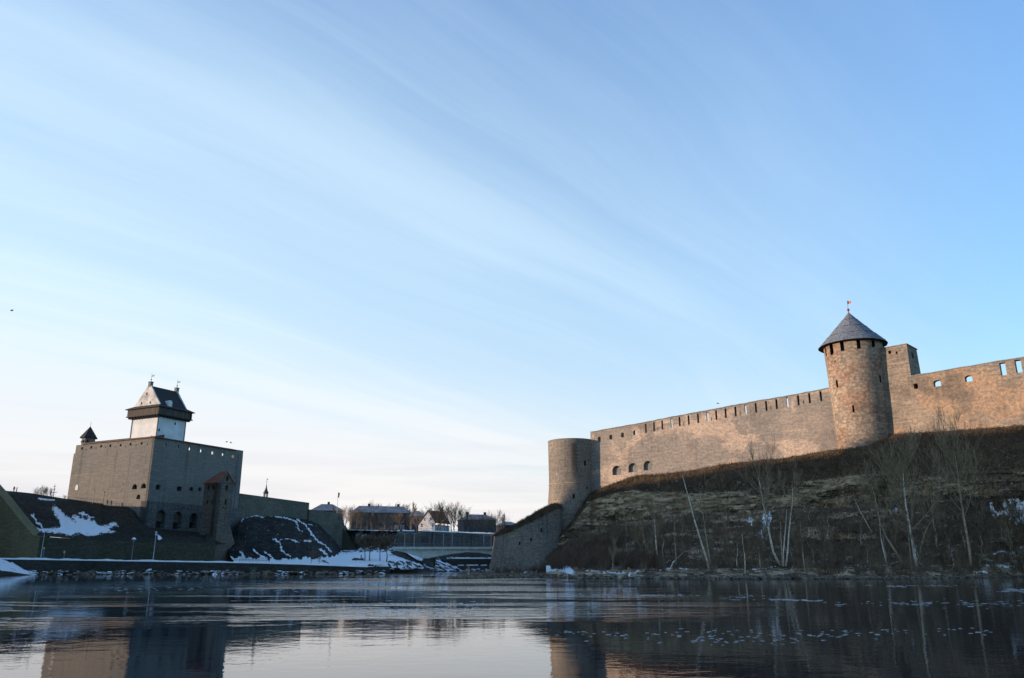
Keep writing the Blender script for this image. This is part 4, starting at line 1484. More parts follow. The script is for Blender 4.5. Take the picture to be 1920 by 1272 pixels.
# ---- the river bank below the fortress
CT = [(1030, 1020), (1060, 1000), (1085, 970), (1107, 940), (1150, 926), (1190, 920), (1230, 925), (1300, 925), (1350, 925), (1400, 922), (1450, 912), (1500, 904), (1560, 900), (1600, 892), (1700, 885), (1800, 882), (1920, 878), (2100, 868), (2400, 855)]
CB = [(1030, 1036), (1060, 1020), (1085, 1005), (1107, 992), (1150, 982), (1200, 975), (1260, 972), (1300, 966), (1400, 958), (1500, 952), (1600, 946), (1700, 938), (1920, 932), (2100, 925), (2400, 910)]
TOE = [(1030, 1061), (1100, 1063), (1300, 1067), (1500, 1067), (1700, 1063), (1920, 1056), (2100, 1052), (2400, 1045)]
SHO = [(1030, 1081.5), (1100, 1084.5), (1400, 1085.5), (1700, 1085.5), (1920, 1082), (2100, 1082), (2400, 1082)]


def wallY(px, py):
    Y = depth_on(px, py, A0, eW) - 0.15 if px < 1655 else depth_on(px, py, A2, eW2) - 0.15
    if px < 1130:
        t, z = oncyl(px, py, RC, rd - 0.2)
        Yc = RC[1] - (rd - 0.2) * math.cos(t)
        if px < 1107:
            Y = Yc
        else:
            Y = min(Y, 262) if px > 1112 else min(Y, Yc + (px - 1107) * 0.6)
    if 1545 < px < 1690:
        x = ray(px, py)
        a = x.x ** 2 + x.y ** 2
        b = -2 * (x.x * TC[0] + x.y * TC[1])
        q = TC[0] ** 2 + TC[1] ** 2 - (r2 + 0.1) ** 2
        if b * b - 4 * a * q > 0:
            t, z = oncyl(px, py, TC, r2 + 0.1)
            Y = min(Y, TC[1] - (r2 + 0.1) * math.cos(t))
    return Y


ICE = [[(1428, 962), (1446, 960), (1447, 975), (1443, 990), (1440, 1005), (1437, 1018), (1432, 1014), (1425, 1012), (1424, 1000), (1430, 985)],
       [(1404, 966), (1411, 970), (1415, 984), (1408, 986), (1403, 980)],
       [(1877, 935), (1890, 937), (1906, 933), (1921, 940), (1940, 950), (1938, 985), (1905, 984), (1893, 975), (1884, 962), (1870, 970), (1862, 975), (1856, 950), (1858, 936), (1864, 955), (1875, 962), (1883, 955)],
       [(1917, 996), (1945, 1000), (1945, 1052), (1895, 1043), (1880, 1034), (1905, 1032), (1922, 1020)],
       [(1666, 955), (1672, 955), (1672, 965), (1667, 965)], [(1676, 953), (1684, 953), (1682, 962), (1676, 962)]]
SNB = [([(1003, 1073), (1030, 1066), (1060, 1064), (1070, 1072)], 6.5), ([(1050, 1062), (1065, 1056)], 2.0), ([(1100, 1070), (1150, 1075), (1190, 1074), (1208, 1070)], 1.5), ([(1160, 1086), (1182, 1079)], 1.6), ([(1237, 1067), (1257, 1066)], 2.2), ([(1270, 1066), (1290, 1068)], 1.4), ([(1412, 1066), (1455, 1063)], 1.6), ([(1583, 1062), (1660, 1061), (1690, 1052)], 1.4),
       ([(1735, 1038), (1760, 1040)], 2.0), ([(1785, 1032), (1820, 1036), (1845, 1042), (1885, 1032)], 2.0), ([(1828, 1073), (1848, 1074)], 2.2), ([(1850, 1060), (1900, 1062)], 1.5), ([(1845, 1048), (1860, 1053)], 1.8), ([(1805, 1016), (1830, 1017)], 1.0), ([(1850, 1016), (1862, 1016)], 1.0)]
RUST = [((1385, 1003), 30, 7), ((1400, 1042), 26, 8), ((1680, 985), 50, 5), ((1720, 987), 20, 7), ((1340, 1008), 40, 4), ((1580, 1008), 60, 4), ((1850, 925), 30, 6), ((1740, 925), 18, 8), ((1560, 945), 40, 8), ((1500, 990), 40, 4)]
cols = [1024 + 1.6 * i for i in range(120)] + [1216 + 2.0 * i for i in range(360)] + [1940 + 6 * i for i in range(60)]
P, SNW, RCK, RST = [], [], [], []
N1, N2, N3, N4 = 16, 40, 44, 16
for px in cols:
    cp_, cs_, cr_, ct_ = [], [], [], []
    wy = interp(px, BASEW)
    Yw = wallY(px, wy)
    sh = atz(px, interp(px, SHO), 0)
    gap = Yw - sh.y
    y1, y2, y3 = interp(px, CT), interp(px, CB), interp(px, TOE)
    Y1, Y2 = Yw - 4.0 - 3.5 * interp(px, [(1100, 0), (1200, 1)]), 0
    Y2 = Y1 - 2.5
    Y3 = sh.y + 0.30 * gap
    pts = [atY(px, wy, Yw), atY(px, max(y1, wy + 4), Y1), atY(px, y2, Y2), atY(px, y3, Y3), Vector((sh.x, sh.y, -0.5))]
    segs = [N1, N2, N3, N4]
    for k in range(4):
        for j in range(segs[k] + (1 if k == 3 else 0)):
            t = j / segs[k]
            a, b = pts[k], pts[k + 1]
            tt = t
            p = a.lerp(b, tt)
            rk = 0.0
            nx1 = fbm(p.x * 0.11, p.z * 0.16, 3)
            if k == 0:
                p.z += 0.7 * math.sin(math.pi * t) * (0.6 + nx1)
                p.z += 0.25 * fbm(p.x * 0.9, p.y * 0.9, 5) * math.sin(math.pi * t)
                rk = max(0, t - 0.75) * 2.2
            elif k == 1:
                st = math.floor((p.z + 0.6 * fbm(p.x * 0.05, 7)) / 0.75)
                d = 0.9 * mnoise.noise(Vector((p.x * 0.22, st * 2.7, 1))) + 0.7 * mnoise.cell(Vector((p.x * 0.45 + 0.5 * st, st * 1.7, 3))) + 1.3 * nx1
                p.y += d * min(1, 5 * t + 0.2) * min(1, 5 * (1 - t) + .3) * 0.9
                rk = 0.62 + 0.55 * fbm(p.x * 0.10, p.z * 0.22, 21)
                rk *= interp(px, [(1030, 0.9), (1120, 1.15), (1300, 1.1), (1420, 0.85), (1600, 0.72), (1700, 0.6), (1900, 0.55)])
            elif k == 2:
                p.z -= 2.2 * math.sin(math.pi * t) ** 0.8 * interp(px, [(1030, 0.5), (1200, 1), (1920, 1)]) * 0.9
                p.z += 1.1 * math.sin(math.pi * t) * nx1 + 0.3 * fbm(p.x * 0.7, p.y * 0.7, 5)
                rk = max(0.0, (0.30 + 0.9 * fbm(p.x * 0.07, p.z * 0.45, 41)) * interp(px, [(1030, 0.5), (1120, 1.0), (1700, 1.0), (1800, 0.6)]) * min(1, 3.5 * (1 - t) + 0.15))
                lay = math.floor(p.z / 0.9)
                p.y += rk * 1.1 * mnoise.cell(Vector((p.x * 0.3 + lay * .5, lay * 1.3, 8)))
            else:
                p.z += (0.45 * fbm(p.x * 0.5, p.y * 0.5, 5) + 0.15) * math.sin(math.pi * min(1, t + .1))
                rk = 0.55 + 0.5 * fbm(p.x * 0.3, p.y * 0.3, 15)
            qx, qy = project(p)
            mx, my = qx + fbm(qx * 0.1, qy * 0.1, 4) * 4, qy + fbm(qx * 0.1, qy * 0.1, 7) * 3
            v = 0.0
            for poly in ICE:
                if abs(mx - poly[0][0]) < 90 and inside(mx, my, poly):
                    v = 0.62 + 0.35 * fbm(qx * 0.16, qy * 0.09, 17)
            for L, ww in SNB:
                if L[0][0] - 12 < mx < L[-1][0] + 12:
                    v = max(v, 0.98 - 0.5 * seg_dist(mx, my, L) / ww)
            rs = 0.0
            for (c, rx, ry) in RUST:
                dd = ((qx - c[0]) / rx) ** 2 + ((qy - c[1]) / ry) ** 2
                if dd < 1.6:
                    rs = max(rs, 1.2 - dd); rk = max(rk, 0.9 - 0.4 * dd + 0.4 * fbm(qx * 0.06, qy * 0.2))
            cp_.append(p); cs_.append(v); cr_.append(rk); ct_.append(rs)
    P.append(cp_); SNW.append(cs_); RCK.append(cr_); RST.append(ct_)
BANKCOLS, BANK = cols, P
T_ = lambda G: [list(r) for r in zip(*G)]
tag(link('river_bank', grid_mesh(T_(P), {'snow': T_(SNW), 'rock': T_(RCK), 'rust': T_(RST)}), M['bank']), kind='structure')
BPROJ = {}


def bank_pt(px, py):
    """point of the bank seen at a pixel (or lowest row)"""
    i = min(range(len(BANKCOLS)), key=lambda k: abs(BANKCOLS[k] - px))
    if i not in BPROJ:
        BPROJ[i] = [project(p)[1] for p in BANK[i]]
    ys_ = BPROJ[i]
    j = min(range(len(ys_)), key=lambda k: abs(ys_[k] - py) + k * 1e-4)
    return BANK[i][j].copy()


# ground inside the fortress, behind the walls
V = [(-2, 262, 14), (A0[0] + 2, A0[1] + 3, 20), (A1v.x + 60, A1v.y - 20, 33), (A1v.x + 300, A1v.y, 33), (A1v.x + 300, 430, 20), (-2, 430, 14), (A1v.x + 300, 430, -2), (-2, 430, -2)]
tag(link('fortress_ground', mesh('fg', V, [(0, 1, 5), (1, 4, 5), (1, 2, 3, 4), (5, 4, 6, 7)]), M['hill']), kind='structure')
# low stony spit in front of the bastion
P = []
for j in range(8):
    row = []
    for i in range(60):
        px = 838 + 215 * i / 59
        front = atz(px, interp(px, [(838, 1086.5), (900, 1086), (960, 1084.5), (1053, 1083)]), 0)
        bk = interp(px, [(838, 1085.5), (870, 1079), (900, 1074), (1053, 1068)])
        Yb = interp(px, [(838, front.y + 2), (870, 190), (915, 244), (990, 252), (1053, 256)])
        b = atY(px, bk, Yb)
        t = j / 7
        p = Vector((front.x, front.y, -0.3)).lerp(b, t)
        p.z += 0.3 * fbm(p.x * .5, p.y * .5) * math.sin(math.pi * t)
        row.append(p)
    P.append(row)
SPIT = P
sn_at = []
for row in P:
    r_ = []
    for p in row:
        qx, qy = project(p)
        r_.append(0.95 - 0.5 * seg_dist(qx, qy, [(985, 1074), (1010, 1068), (1028, 1064), (1060, 1063)]) / 3.2)
    sn_at.append(r_)
tag(link('stony_spit', grid_mesh(P, {'snow': sn_at}), M['bank']), kind='structure')

# ================================================================== THE TOWN AND THE BRIDGE
YW = 350.0                                    # depth of the town's retaining wall
R1T = [(600, 1058), (640, 1059), (686, 1060.5), (692, 1059), (700, 1057), (727, 1067.5), (757, 1066.5), (788, 1063), (815, 1069), (880, 1069.5), (980, 1069)]
R2T = [(600, 1046), (640, 1044), (690, 1041), (740, 1041), (765, 1051), (790, 1058), (815, 1056), (860, 1066), (880, 1067), (980, 1067)]
R3T = [(600, 1030), (660, 1032), (680, 1031), (740, 1030), (790, 1032), (815, 1044), (866, 1064), (880, 1066), (980, 1066)]
P, SNW, RCK = [], [], []
cols = [600 + 2.5 * i for i in range(153)]
for j in range(44):
    row, sr, rr = [], [], []
    for px in cols:
        shore = atz(px, interp(px, [(600, 1074.5), (690, 1074.5), (815, 1073), (980, 1071)]), 0)
        a0 = Vector((shore.x, shore.y, -0.6))
        a1 = atY(px, interp(px, R1T), interp(px, [(600, 233), (690, 236), (757, 244), (815, 290), (980, 320)]))
        a1.y = max(a1.y, shore.y + 1)
        a2 = atY(px, interp(px, R2T), 300 if px < 800 else 330)
        a3 = atY(px, interp(px, R3T), YW + 4)
        if j < 6:
            p = a0.lerp(a1, j / 6)
        elif j < 22:
            p = a1.lerp(a2, (j - 6) / 16)
        else:
            p = a2.lerp(a3, (j - 22) / 21)
        p.z += 0.35 * fbm(p.x * 0.25, p.y * 0.1, 5) * (0 < j < 43)
        qx, qy = project(p)
        nn = fbm(qx * 0.16, qy * 0.5, 3)
        v = 0.0
        if j >= 5:
            v = 0.95
            if 727 < qx < 790 and qy > 1052:
                v = 0.5 + 0.9 * fbm(qx * 0.22 - qy * 0.3, qy * 0.2, 8)
            if qx > 790:
                v = 0.52 + 1.0 * fbm(qx * 0.2 - qy * 0.35, qy * 0.2, 8)
            if qy < 1036 and j > 22:
                v = 0.55 + 0.8 * nn
            if 660 < qx < 682 and 1047 < qy < 1051:
                v = 0.1
        if 690 < qx < 727 and qy > 1058 + abs(qx - 694) * 0.27:
            v = 0.05
        sr.append(v); rr.append(0.0)
        row.append(p)
    P.append(row); SNW.append(sr); RCK.append(rr)
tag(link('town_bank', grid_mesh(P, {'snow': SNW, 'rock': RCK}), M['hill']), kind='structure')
TOWNG = P


def town_z(px, py, Y):
    return atY(px, py, Y)


# town retaining wall with snow along the top
pw = [(560, 992), (640, 993), (680, 994), (745, 995.5), (800, 996), (870, 999), (930, 1001), (1000, 1004)]
tws = [atY(x, y, YW + interp(x, [(560, 0), (1000, 8)])) for x, y in pw]
tw = thing('town_wall', 'grey stone retaining wall with snowy top below the town houses, behind the bridge', 'wall', (tws[3].x, tws[3].y, 2))
m_, c_ = MB(), MB()
TW0 = 3
for a, b in zip(tws[TW0:], tws[TW0 + 1:]):
    m_.add([(a.x, a.y, -1), (b.x, b.y, -1), (b.x, b.y, b.z), (a.x, a.y, a.z), (a.x, a.y + 3, a.z), (b.x, b.y + 3, b.z)], [(0, 1, 2, 3), (3, 2, 5, 4)])
    n = 12
    for k in range(n):
        p, q = a.lerp(b, k / n), a.lerp(b, (k + 1) / n)
        if fbm(p.x * 0.15, 4) > -0.25:
            h = 0.35 + 0.3 * fbm(p.x * 0.3, 2)
            c_.add([(p.x, p.y - .15, p.z - .15), (q.x, q.y - .15, q.z - .15), (q.x, q.y, q.z + h), (p.x, p.y, p.z + h), (q.x, q.y + 2.5, q.z + h), (p.x, p.y + 2.5, p.z + h)], [(0, 1, 2, 3), (3, 2, 4, 5)])
link_w = m_.build('wall', M['townwall'], tw)
c_.build('snow_top', M['snow'], tw)
for x in (806, 815, 872, 880):
    p = atY(x, 1015, YW + interp(x, [(560, 0), (1000, 8)]))
    m_ = MB(); m_.box(p.x - 0.8, p.x + 0.8, p.y - 0.7, p.y + 0.2, 0, interp(x, [(pw[i][0], tws[i].z) for i in range(len(pw))]) - .4); m_.build('buttress', M['townwall'], tw)
# wooded slope showing left of the wall's foot
# railing on the wall
m_ = MB()
for a, b in zip(tws[TW0:], tws[TW0 + 1:]):
    n = max(2, int((b - a).length / 2.5))
    for k in range(n):
        p = a.lerp(b, k / n)
        m_.box(p.x - .05, p.x + .05, p.y + .8, p.y + .9, p.z, p.z + 1.2)
    m_.tube([a + Vector((0, .85, 1.15)), b + Vector((0, .85, 1.15))], 0.05, 4)
    m_.tube([a + Vector((0, .85, .65)), b + Vector((0, .85, .65))], 0.035, 4)
m_.build('railing', M['darkmetal'], tw)
# upper terrace on which the town stands
V = [(t.x, t.y + 2.9, t.z - 0.1) for t in tws] + [(t.x * 1.4, 560, t.z + 1) for t in tws]
n = len(tws)
tag(link('town_terrace', mesh('tt', V, [(i, i + 1, i + n + 1, i + n) for i in range(n - 1)]), M['snow']), kind='structure')

# brushy slope with snow patches left of the retaining wall
P, SNW = [], []
for j in range(24):
    row, sr = [], []
    for i in range(62):
        px = 596 + 2.5 * i
        a = atY(px, interp(px, R3T) + 0.5, YW + 3.8)
        tx = interp(px, pw); bY = YW + interp(px, [(560, 0), (1000, 8)]) + 3.0
        b = atY(px, tx - 0.3, bY + 6)
        t = j / 23
        p = a.lerp(b, t)
        p.z += 0.9 * fbm(p.x * 0.15, p.z * 0.2, 6) * math.sin(math.pi * t)
        qx, qy = project(p)
        v = 0.5 + 0.9 * fbm(qx * 0.09 + qy * 0.05, qy * 0.07, 19) - (0.25 if qx < 672 else 0)
        if qy < 996:
            v = 0.85
        row.append(p); sr.append(v)
    P.append(row); SNW.append(sr)
P.append([p + Vector((0, 3, -3)) for p in P[-1]]); SNW.append(SNW[-1])
TSLOPE = P
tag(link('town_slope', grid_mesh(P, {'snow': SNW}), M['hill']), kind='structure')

# low embankment seen under the bridge
fe = thing('embankment_wall', 'dark river embankment wall with a snow ledge, seen under the bridge arch', 'wall', (atY(860, 1060, 346).x, 346, 0))
a, b = atY(838, 1048, 346), atY(940, 1049.5, 346)
m_ = MB(); m_.box(a.x, b.x, 346, 352, -1, a.z); m_.build('wall', M['quay'], fe)
m_ = MB()
for k in range(20):
    x0 = a.x + (b.x - a.x) * k / 20; x1 = a.x + (b.x - a.x) * (k + 1) / 20
    h = 0.55 + 0.4 * fbm(k * 0.7, 1)
    m_.box(x0, x1, 345.8, 351, a.z - .02, a.z + h)
m_.build('snow_ledge', M['snow'], fe)
a, b = atY(858, 1061, 330), atY(945, 1061.5, 330)
m_ = MB(); m_.box(a.x, b.x, 330, 336, -1, a.z); m_.build('lower_step', M['darkconc'], fe)
m_ = MB()
for k in range(16):
    x0 = a.x + (b.x - a.x) * k / 16; x1 = a.x + (b.x - a.x) * (k + 1) / 16
    if fbm(k * 0.5, 8) > -0.2:
        m_.box(x0, x1, 329.8, 335, a.z - .02, a.z + 0.35 + 0.3 * fbm(k * .8, 3))
m_.build('snow_ledge', M['snow'], fe)

# ---- the bridge
YB = 300.0
X = lambda px, y=1030: atY(px, y, YB).x
Z = lambda py, px=830: atY(px, py, YB).z
br_ = thing('road_bridge', 'pale concrete road bridge with arched girder on one visible pier', 'bridge', (X(802), YB, 0))
m_ = MB(); m_.box(X(735), X(990), YB, YB + 13, Z(1030.2), Z(1025.5)); m_.build('deck', M['concrete'], br_)
gp = [(735, 1031), (742, 1032.5), (760, 1037), (780, 1043), (791, 1047.5), (802, 1047.5), (820, 1043.5), (845, 1039), (873, 1035.5), (900, 1036.5), (925, 1041), (950, 1048), (960, 1048), (985, 1040), (990, 1038)]
gp = [(X(x, y), Z(y)) for x, y in gp] + [(X(990), Z(1030.2) - 0.02), (X(735), Z(1030.2) - 0.02)]
m_ = MB(); m_.add(*filled(gp[::-1], YB + 0.8, YB + 12)); m_.build('girder', M['concrete'], br_)
m_ = MB(); m_.box(X(793), X(812), YB + 1.5, YB + 11, -2, Z(1047)); m_.box(X(790), X(815), YB + 0.5, YB + 12, -2, 1.0); m_.build('pier', M['darkconc'], br_)
ap = [(X(x, y), Z(y)) for x, y in ((731, 1036), (741, 1032), (756, 1037.5), (784, 1056), (782, 1060), (760, 1056))]
m_ = MB(); m_.add(*filled(ap[::-1], YB + 1.2, YB + 11.5)); m_.build('abutment', M['darkconc'], br_)
m_ = MB()
zr0, zr1 = Z(1025.5), Z(1019.5)
k = 0
x = X(738)
while x < X(990):
    m_.box(x - .035, x + .035, YB + .15, YB + .22, zr0, zr1); x += 0.42
m_.box(X(735), X(990), YB + .12, YB + .25, zr1 - .06, zr1 + .05)
m_.build('railing', M['metal'], br_)
m_ = MB()
for i in range(28):
    xx = X(806 + 8.5 * i) if 806 + 8.5 * i < 990 else None
    if xx:
        m_.box(xx - .05, xx + .05, YB + 12.4, YB + 12.5, zr0, Z(1008))
m_.build('tall_fence', M['metal'], br_)
for (px, two) in ((757.8, 1), (775.8, 1), (831, 0), (847.5, 1), (906.7, 0), (920.8, 0)):
    lp = thing('street_lamp', 'lamp', 'street lamp', (X(px), YB + 0.6, zr0), 'street lamps along the bridge')
    zt = Z(1000)
    m_ = MB(); m_.tube([(X(px), YB + .6, zr0), (X(px), YB + .6, zt)], [0.14, 0.09], 6); m_.build('pole', M['palemetal'], lp)
    m_ = MB()
    arms = (-1, 1) if two else (1,)
    for sg in arms:
        if not two and px < 900:
            continue
        m_.tube([(X(px), YB + .6, zt - .3), (X(px) + sg * 0.9, YB + .6, zt + .05), (X(px) + sg * 1.7, YB + .6, zt + .25)], 0.05, 4)
    if m_.V:
        m_.build('arm', M['palemetal'], lp)
    for sg in arms:
        m_ = MB(); m_.box(X(px) + sg * 1.7 - .4, X(px) + sg * 1.7 + .4, YB + .45, YB + .75, zt + .2, zt + .36); m_.build('lamp_head', M['palemetal'], lp)
    lp['label'] = {757.8: 'double-armed pale bridge lamp nearest the left abutment', 775.8: 'second double-armed bridge lamp from the left, before the pier', 831: 'plain pale post right of the white house gable on the bridge',
                   847.5: 'double-armed bridge lamp over the rising arch right of the pier', 906.7: 'tall pale bridge lamp, second from the low bastion', 920.8: 'pale bridge lamp partly next to the low bastion'}[px]


# ---- town buildings
def house(name, label, cat, px0, px1, pyb, pye, pyr, Y, depth, wall, roof, hip=0.3, rows=2, ncol=8, wsz=(1.1, 1.5), rot=R(15), lit=(), chim=()):
    a, b = atY(px0, pye, Y), atY(px1, pye, Y)
    zb, ze = atY(px0, pyb, Y).z, a.z
    zr = atY((px0 + px1) / 2, pyr, Y + depth / 2).z
    W_ = b.x - a.x
    t = thing(name, label, cat, (a.x, Y, zb))
    Mx = Matrix.Translation((a.x, Y, 0)) @ Matrix.Rotation(rot, 4, 'Z')
    m_ = MB(); m_.box(0, W_, 0, depth, zb - 3, ze); m_.build('wall', wall, t, Mx)
    h = hip * W_
    o = 0.5
    m_ = MB()
    V = [(-o, -o, ze), (W_ + o, -o, ze), (W_ + o, depth + o, ze), (-o, depth + o, ze), (h, depth / 2, zr), (W_ - h, depth / 2, zr)]
    m_.add(V + [(v[0], v[1], v[2] + .25) for v in V], [(6, 7, 11, 10), (7, 8, 11), (8, 9, 10, 11), (9, 6, 10), (3, 2, 1, 0), (0, 1, 7, 6), (1, 2, 8, 7), (2, 3, 9, 8), (3, 0, 6, 9)])
    ro = m_.build('roof', roof, t, Mx)
    for c in chim:
        m_ = MB(); m_.box(W_ * c - .6, W_ * c + .6, depth / 2 - .5, depth / 2 + .5, zr - 1.5, zr + 1.4); m_.build('chimney', M['brickhouse'], ro, Mx)
    for r_ in range(rows):
        zc = zb + (ze - zb) * (r_ + 0.55) / rows
        for c in range(ncol):
            x = W_ * (c + 0.5) / ncol
            f = MB(); f.box(x - wsz[0] / 2 - .1, x + wsz[0] / 2 + .1, -.06, .05, zc - wsz[1] / 2 - .1, zc + wsz[1] / 2 + .1)
            fo = f.build('window', M['plaster'] if (r_, c) in lit else M['brickhouse'], t, Mx)
            f = MB(); f.box(x - wsz[0] / 2, x + wsz[0] / 2, -.09, -.05, zc - wsz[1] / 2, zc + wsz[1] / 2)
            f.build('pane', M['pane'] if (r_, c) not in lit else M['snowroof'], fo, Mx)
    return t


house('apartment_building', 'long dark brown apartment building with snow-dusted hipped roof in the middle of the town', 'building', 660, 772, 994, 961, 949.5, 392, 14, M['brickhouse'], M['snowroof'], 0.13, 3, 10, (1.6, 1.9), lit=((0, 7), (0, 8)), chim=(0.3, 0.8))
house('apartment_wing', 'lower dark right wing of the long apartment building, beside the white gabled house', 'building', 772, 795, 994, 968, 959, 392, 12, M['brickhouse'], M['snowroof'], 0.25, 2, 3)
house('town_house', 'house with grey hipped roof just showing above the curtain wall', 'building', 584, 642, 1000, 957.5, 946, 420, 16, M['brickhouse'], M['snowroof'], 0.32, 2, 5, chim=(0.55,))
house('apartment_building', 'dark apartment building with two chimneys behind bare trees at the right of the town', 'building', 869, 932, 1001, 975, 965.5, 400, 14, M['brickhouse'], M['snowroof'], 0.22, 2, 9, (1.3, 1.7), lit=(), chim=(0.2, 0.75))
house('town_house', 'small far roof just left of the grassy bastion top', 'building', 941, 975, 1002, 985, 979, 430, 14, M['brickhouse'], M['snowroof'], 0.3, 1, 4)
# white gabled house
YH = 366
hx0, hx1 = atY(784.5, 985, YH).x, atY(816, 985, YH).x
hb0, he, hr_ = atY(800, 996.5, YH).z, atY(785, 983, YH).z, atY(803, 958.5, YH).z
he2 = atY(816, 975, YH).z
hl_d = 15.0
wh = thing('white_house', 'white gabled house with dark steep roof standing above the retaining wall', 'house', ((hx0 + hx1) / 2, YH, hb0))
HM = Matrix.Translation((hx0, YH, 0)) @ Matrix.Rotation(R(-22), 4, 'Z')
Wd = (hx1 - hx0) / math.cos(R(22)) * 1.0
wins = [(Wd * .40, atY(797, 974.5, YH).z, .95, 1.15), (Wd * .78, atY(809, 974, YH).z, .95, 1.15), (Wd * .22, atY(791, 985.5, YH).z, 1.1, 1.5), (Wd * .90, atY(813, 985, YH).z, .9, 1.5)]
xr = Wd * 0.58
pw_ = panel([(0, hb0 - 3), (Wd, hb0 - 3), (Wd, he2 - 1.0), (xr, hr_), (0, he)], [rect(x - a / 2, x + a / 2, z - b / 2, z + b / 2) for x, z, a, b in wins], 0.5)
link('wall', pw_, M['housewhite'], wh, HM)
for x, z, a, b in wins:
    f = MB(); f.box(x - a / 2, x + a / 2, .2, .3, z - b / 2, z + b / 2); fo = f.build('window', M['pane'], wh, HM)
    f = MB(); f.box(x - .05, x + .05, .12, .2, z - b / 2, z + b / 2); f.box(x - a / 2, x + a / 2, .12, .2, z - .05, z + .05); f.build('glazing_bar', M['plaster'], fo, HM)
m_ = MB(); m_.box(0, Wd, 0.52, hl_d, hb0 - 3, min(he, he2 - 1) - .3); m_.build('wall', M['housewhite'], wh, HM)
m_ = MB()
for (xa, za, xb, zb) in ((-0.45, he - 0.5, xr, hr_ + .05), (Wd + 0.5, he2 - 1.6, xr, hr_ + .05)):
    m_.add([(xa, -.35, za), (xb, -.35, zb), (xb, hl_d + .4, zb), (xa, hl_d + .4, za), (xa, -.35, za + .3), (xb, -.35, zb + .3), (xb, hl_d + .4, zb + .3), (xa, hl_d + .4, za + .3)],
           [(3, 2, 1, 0), (4, 5, 6, 7), (0, 1, 5, 4), (2, 3, 7, 6), (3, 0, 4, 7)])
m_.build('roof', M['tile'], wh, HM)
m_ = MB(); m_.box(xr - .6, xr + .6, 1.0, 2.0, hr_ - .5, hr_ + 1.3); m_.build('chimney', M['plaster'], wh, HM)

# ---- town hall spire above the curtain wall
YS = 430
sx = atY(498.5, 925, YS).x
zs = lambda py: atY(498.5, py, YS).z
sp_ = thing('spire', 'thin dark church-like spire with open lantern rising behind the curtain wall', 'spire', (sx, YS, 5))
m_ = MB(); m_.box(-1.9, 1.9, -1.9, 1.9, 5, zs(933)); m_.build('shaft', M['brickhouse'], sp_, Matrix.Translation((sx, YS, 0)))
for k in range(6):
    a = k * math.pi / 3
    m_ = MB(); m_.tube([(sx + 1.0 * math.sin(a), YS - 1.0 * math.cos(a), zs(933)), (sx + 1.0 * math.sin(a), YS - 1.0 * math.cos(a), zs(924.5))], 0.17, 5); m_.build('column', M['darkmetal'], sp_)
m_ = MB(); m_.lathe([(zs(926), 1.15), (zs(925), 1.45), (zs(922.5), 1.25), (zs(920), 0.8), (zs(915), 0.35), (zs(909), 0.14), (zs(908), 0.08)], 10, (sx, YS, 0)); m_.build('cupola', M['darkmetal'], sp_, smooth=True)
m_ = MB(); m_.tube([(sx, YS, zs(909)), (sx, YS, zs(897))], 0.09, 5); m_.lathe([(zs(904.5), .05), (zs(903.7), .28), (zs(902.9), .05)], 8, (sx, YS, 0)); m_.box(sx, sx + .7, YS - .03, YS + .03, zs(899.6), zs(898.4)); m_.build('weather_vane', M['darkmetal'], sp_)
# flagpole over the town
fx = atY(633, 940, 380)
fp = thing('flagpole', 'thin flagpole with a hanging dark flag above the town trees, right of the curtain wall', 'flagpole', (fx.x, 380, 14))
m_ = MB(); m_.tube([(fx.x, 380, 14), (fx.x, 380, atY(633, 922, 380).z)], [0.14, .07], 5); m_.build('pole', M['palemetal'], fp)
V = []
for i in range(6):
    for j in range(8):
        V.append((fx.x + 0.08 + 0.16 * i * (1 - 0.05 * j), 380 + 0.12 * math.sin(i * 1.7 + j * .3), atY(633, 924 + 1.35 * j, 380).z - 0.03 * i))
link('flag', mesh('flag', V, [(i * 8 + j, (i + 1) * 8 + j, (i + 1) * 8 + j + 1, i * 8 + j + 1) for i in range(5) for j in range(7)]), M['flagblue'], fp)

# ---- promenade furniture on the left bank
def lamp_post(px, pyt, pyb, Y, label, style):
    b, t = atY(px, pyb, Y), atY(px + (pyb - pyt) * 0.09, pyt, Y)
    x = b.x
    o = thing({'flag': 'flagpole', 'lantern': 'street_lamp', 'mast': 'street_lamp', 'sign': 'sign_post'}[style], label, {'flag': 'flagpole', 'lantern': 'street lamp', 'mast': 'street lamp', 'sign': 'sign post'}[style], (x, Y, b.z))
    m_ = MB(); m_.tube([(x, Y, b.z - .3), (x, Y, t.z)], [0.14, 0.08], 6); m_.build('pole', M['palemetal' if style in ('flag', 'mast') else 'metal'], o)
    if style == 'lantern':
        m_ = MB(); m_.lathe([(t.z - .5, .15), (t.z - .1, .5), (t.z, .6), (t.z + .35, .12)], 8, (x, Y, 0)); lh = m_.build('lamp_head', M['metal'], o)
        m_ = MB(); m_.lathe([(t.z + .05, .62), (t.z + .3, .5), (t.z + .55, .1)], 8, (x, Y, 0)); m_.build('snow_cap', M['snow'], lh)
    elif style == 'mast':
        m_ = MB(); m_.tube([(x, Y, t.z - .1), (x + .5, Y - .3, t.z + .15), (x + 1.0, Y - .5, t.z + .1)], .05, 4); m_.box(x + .8, x + 1.5, Y - .65, Y - .4, t.z + .02, t.z + .2); m_.build('lamp_head', M['palemetal'], o)
    elif style == 'flag':
        m_ = MB(); m_.lathe([(t.z - .02, .05), (t.z + .12, .14), (t.z + .26, .03)], 8, (x, Y, 0)); m_.build('finial', M['palemetal'], o)
    else:
        m_ = MB(); m_.box(x - .22, x + .22, Y - .14, Y - .09, t.z - .6, t.z); m_.build('sign', M['yellow'], o)
    return o


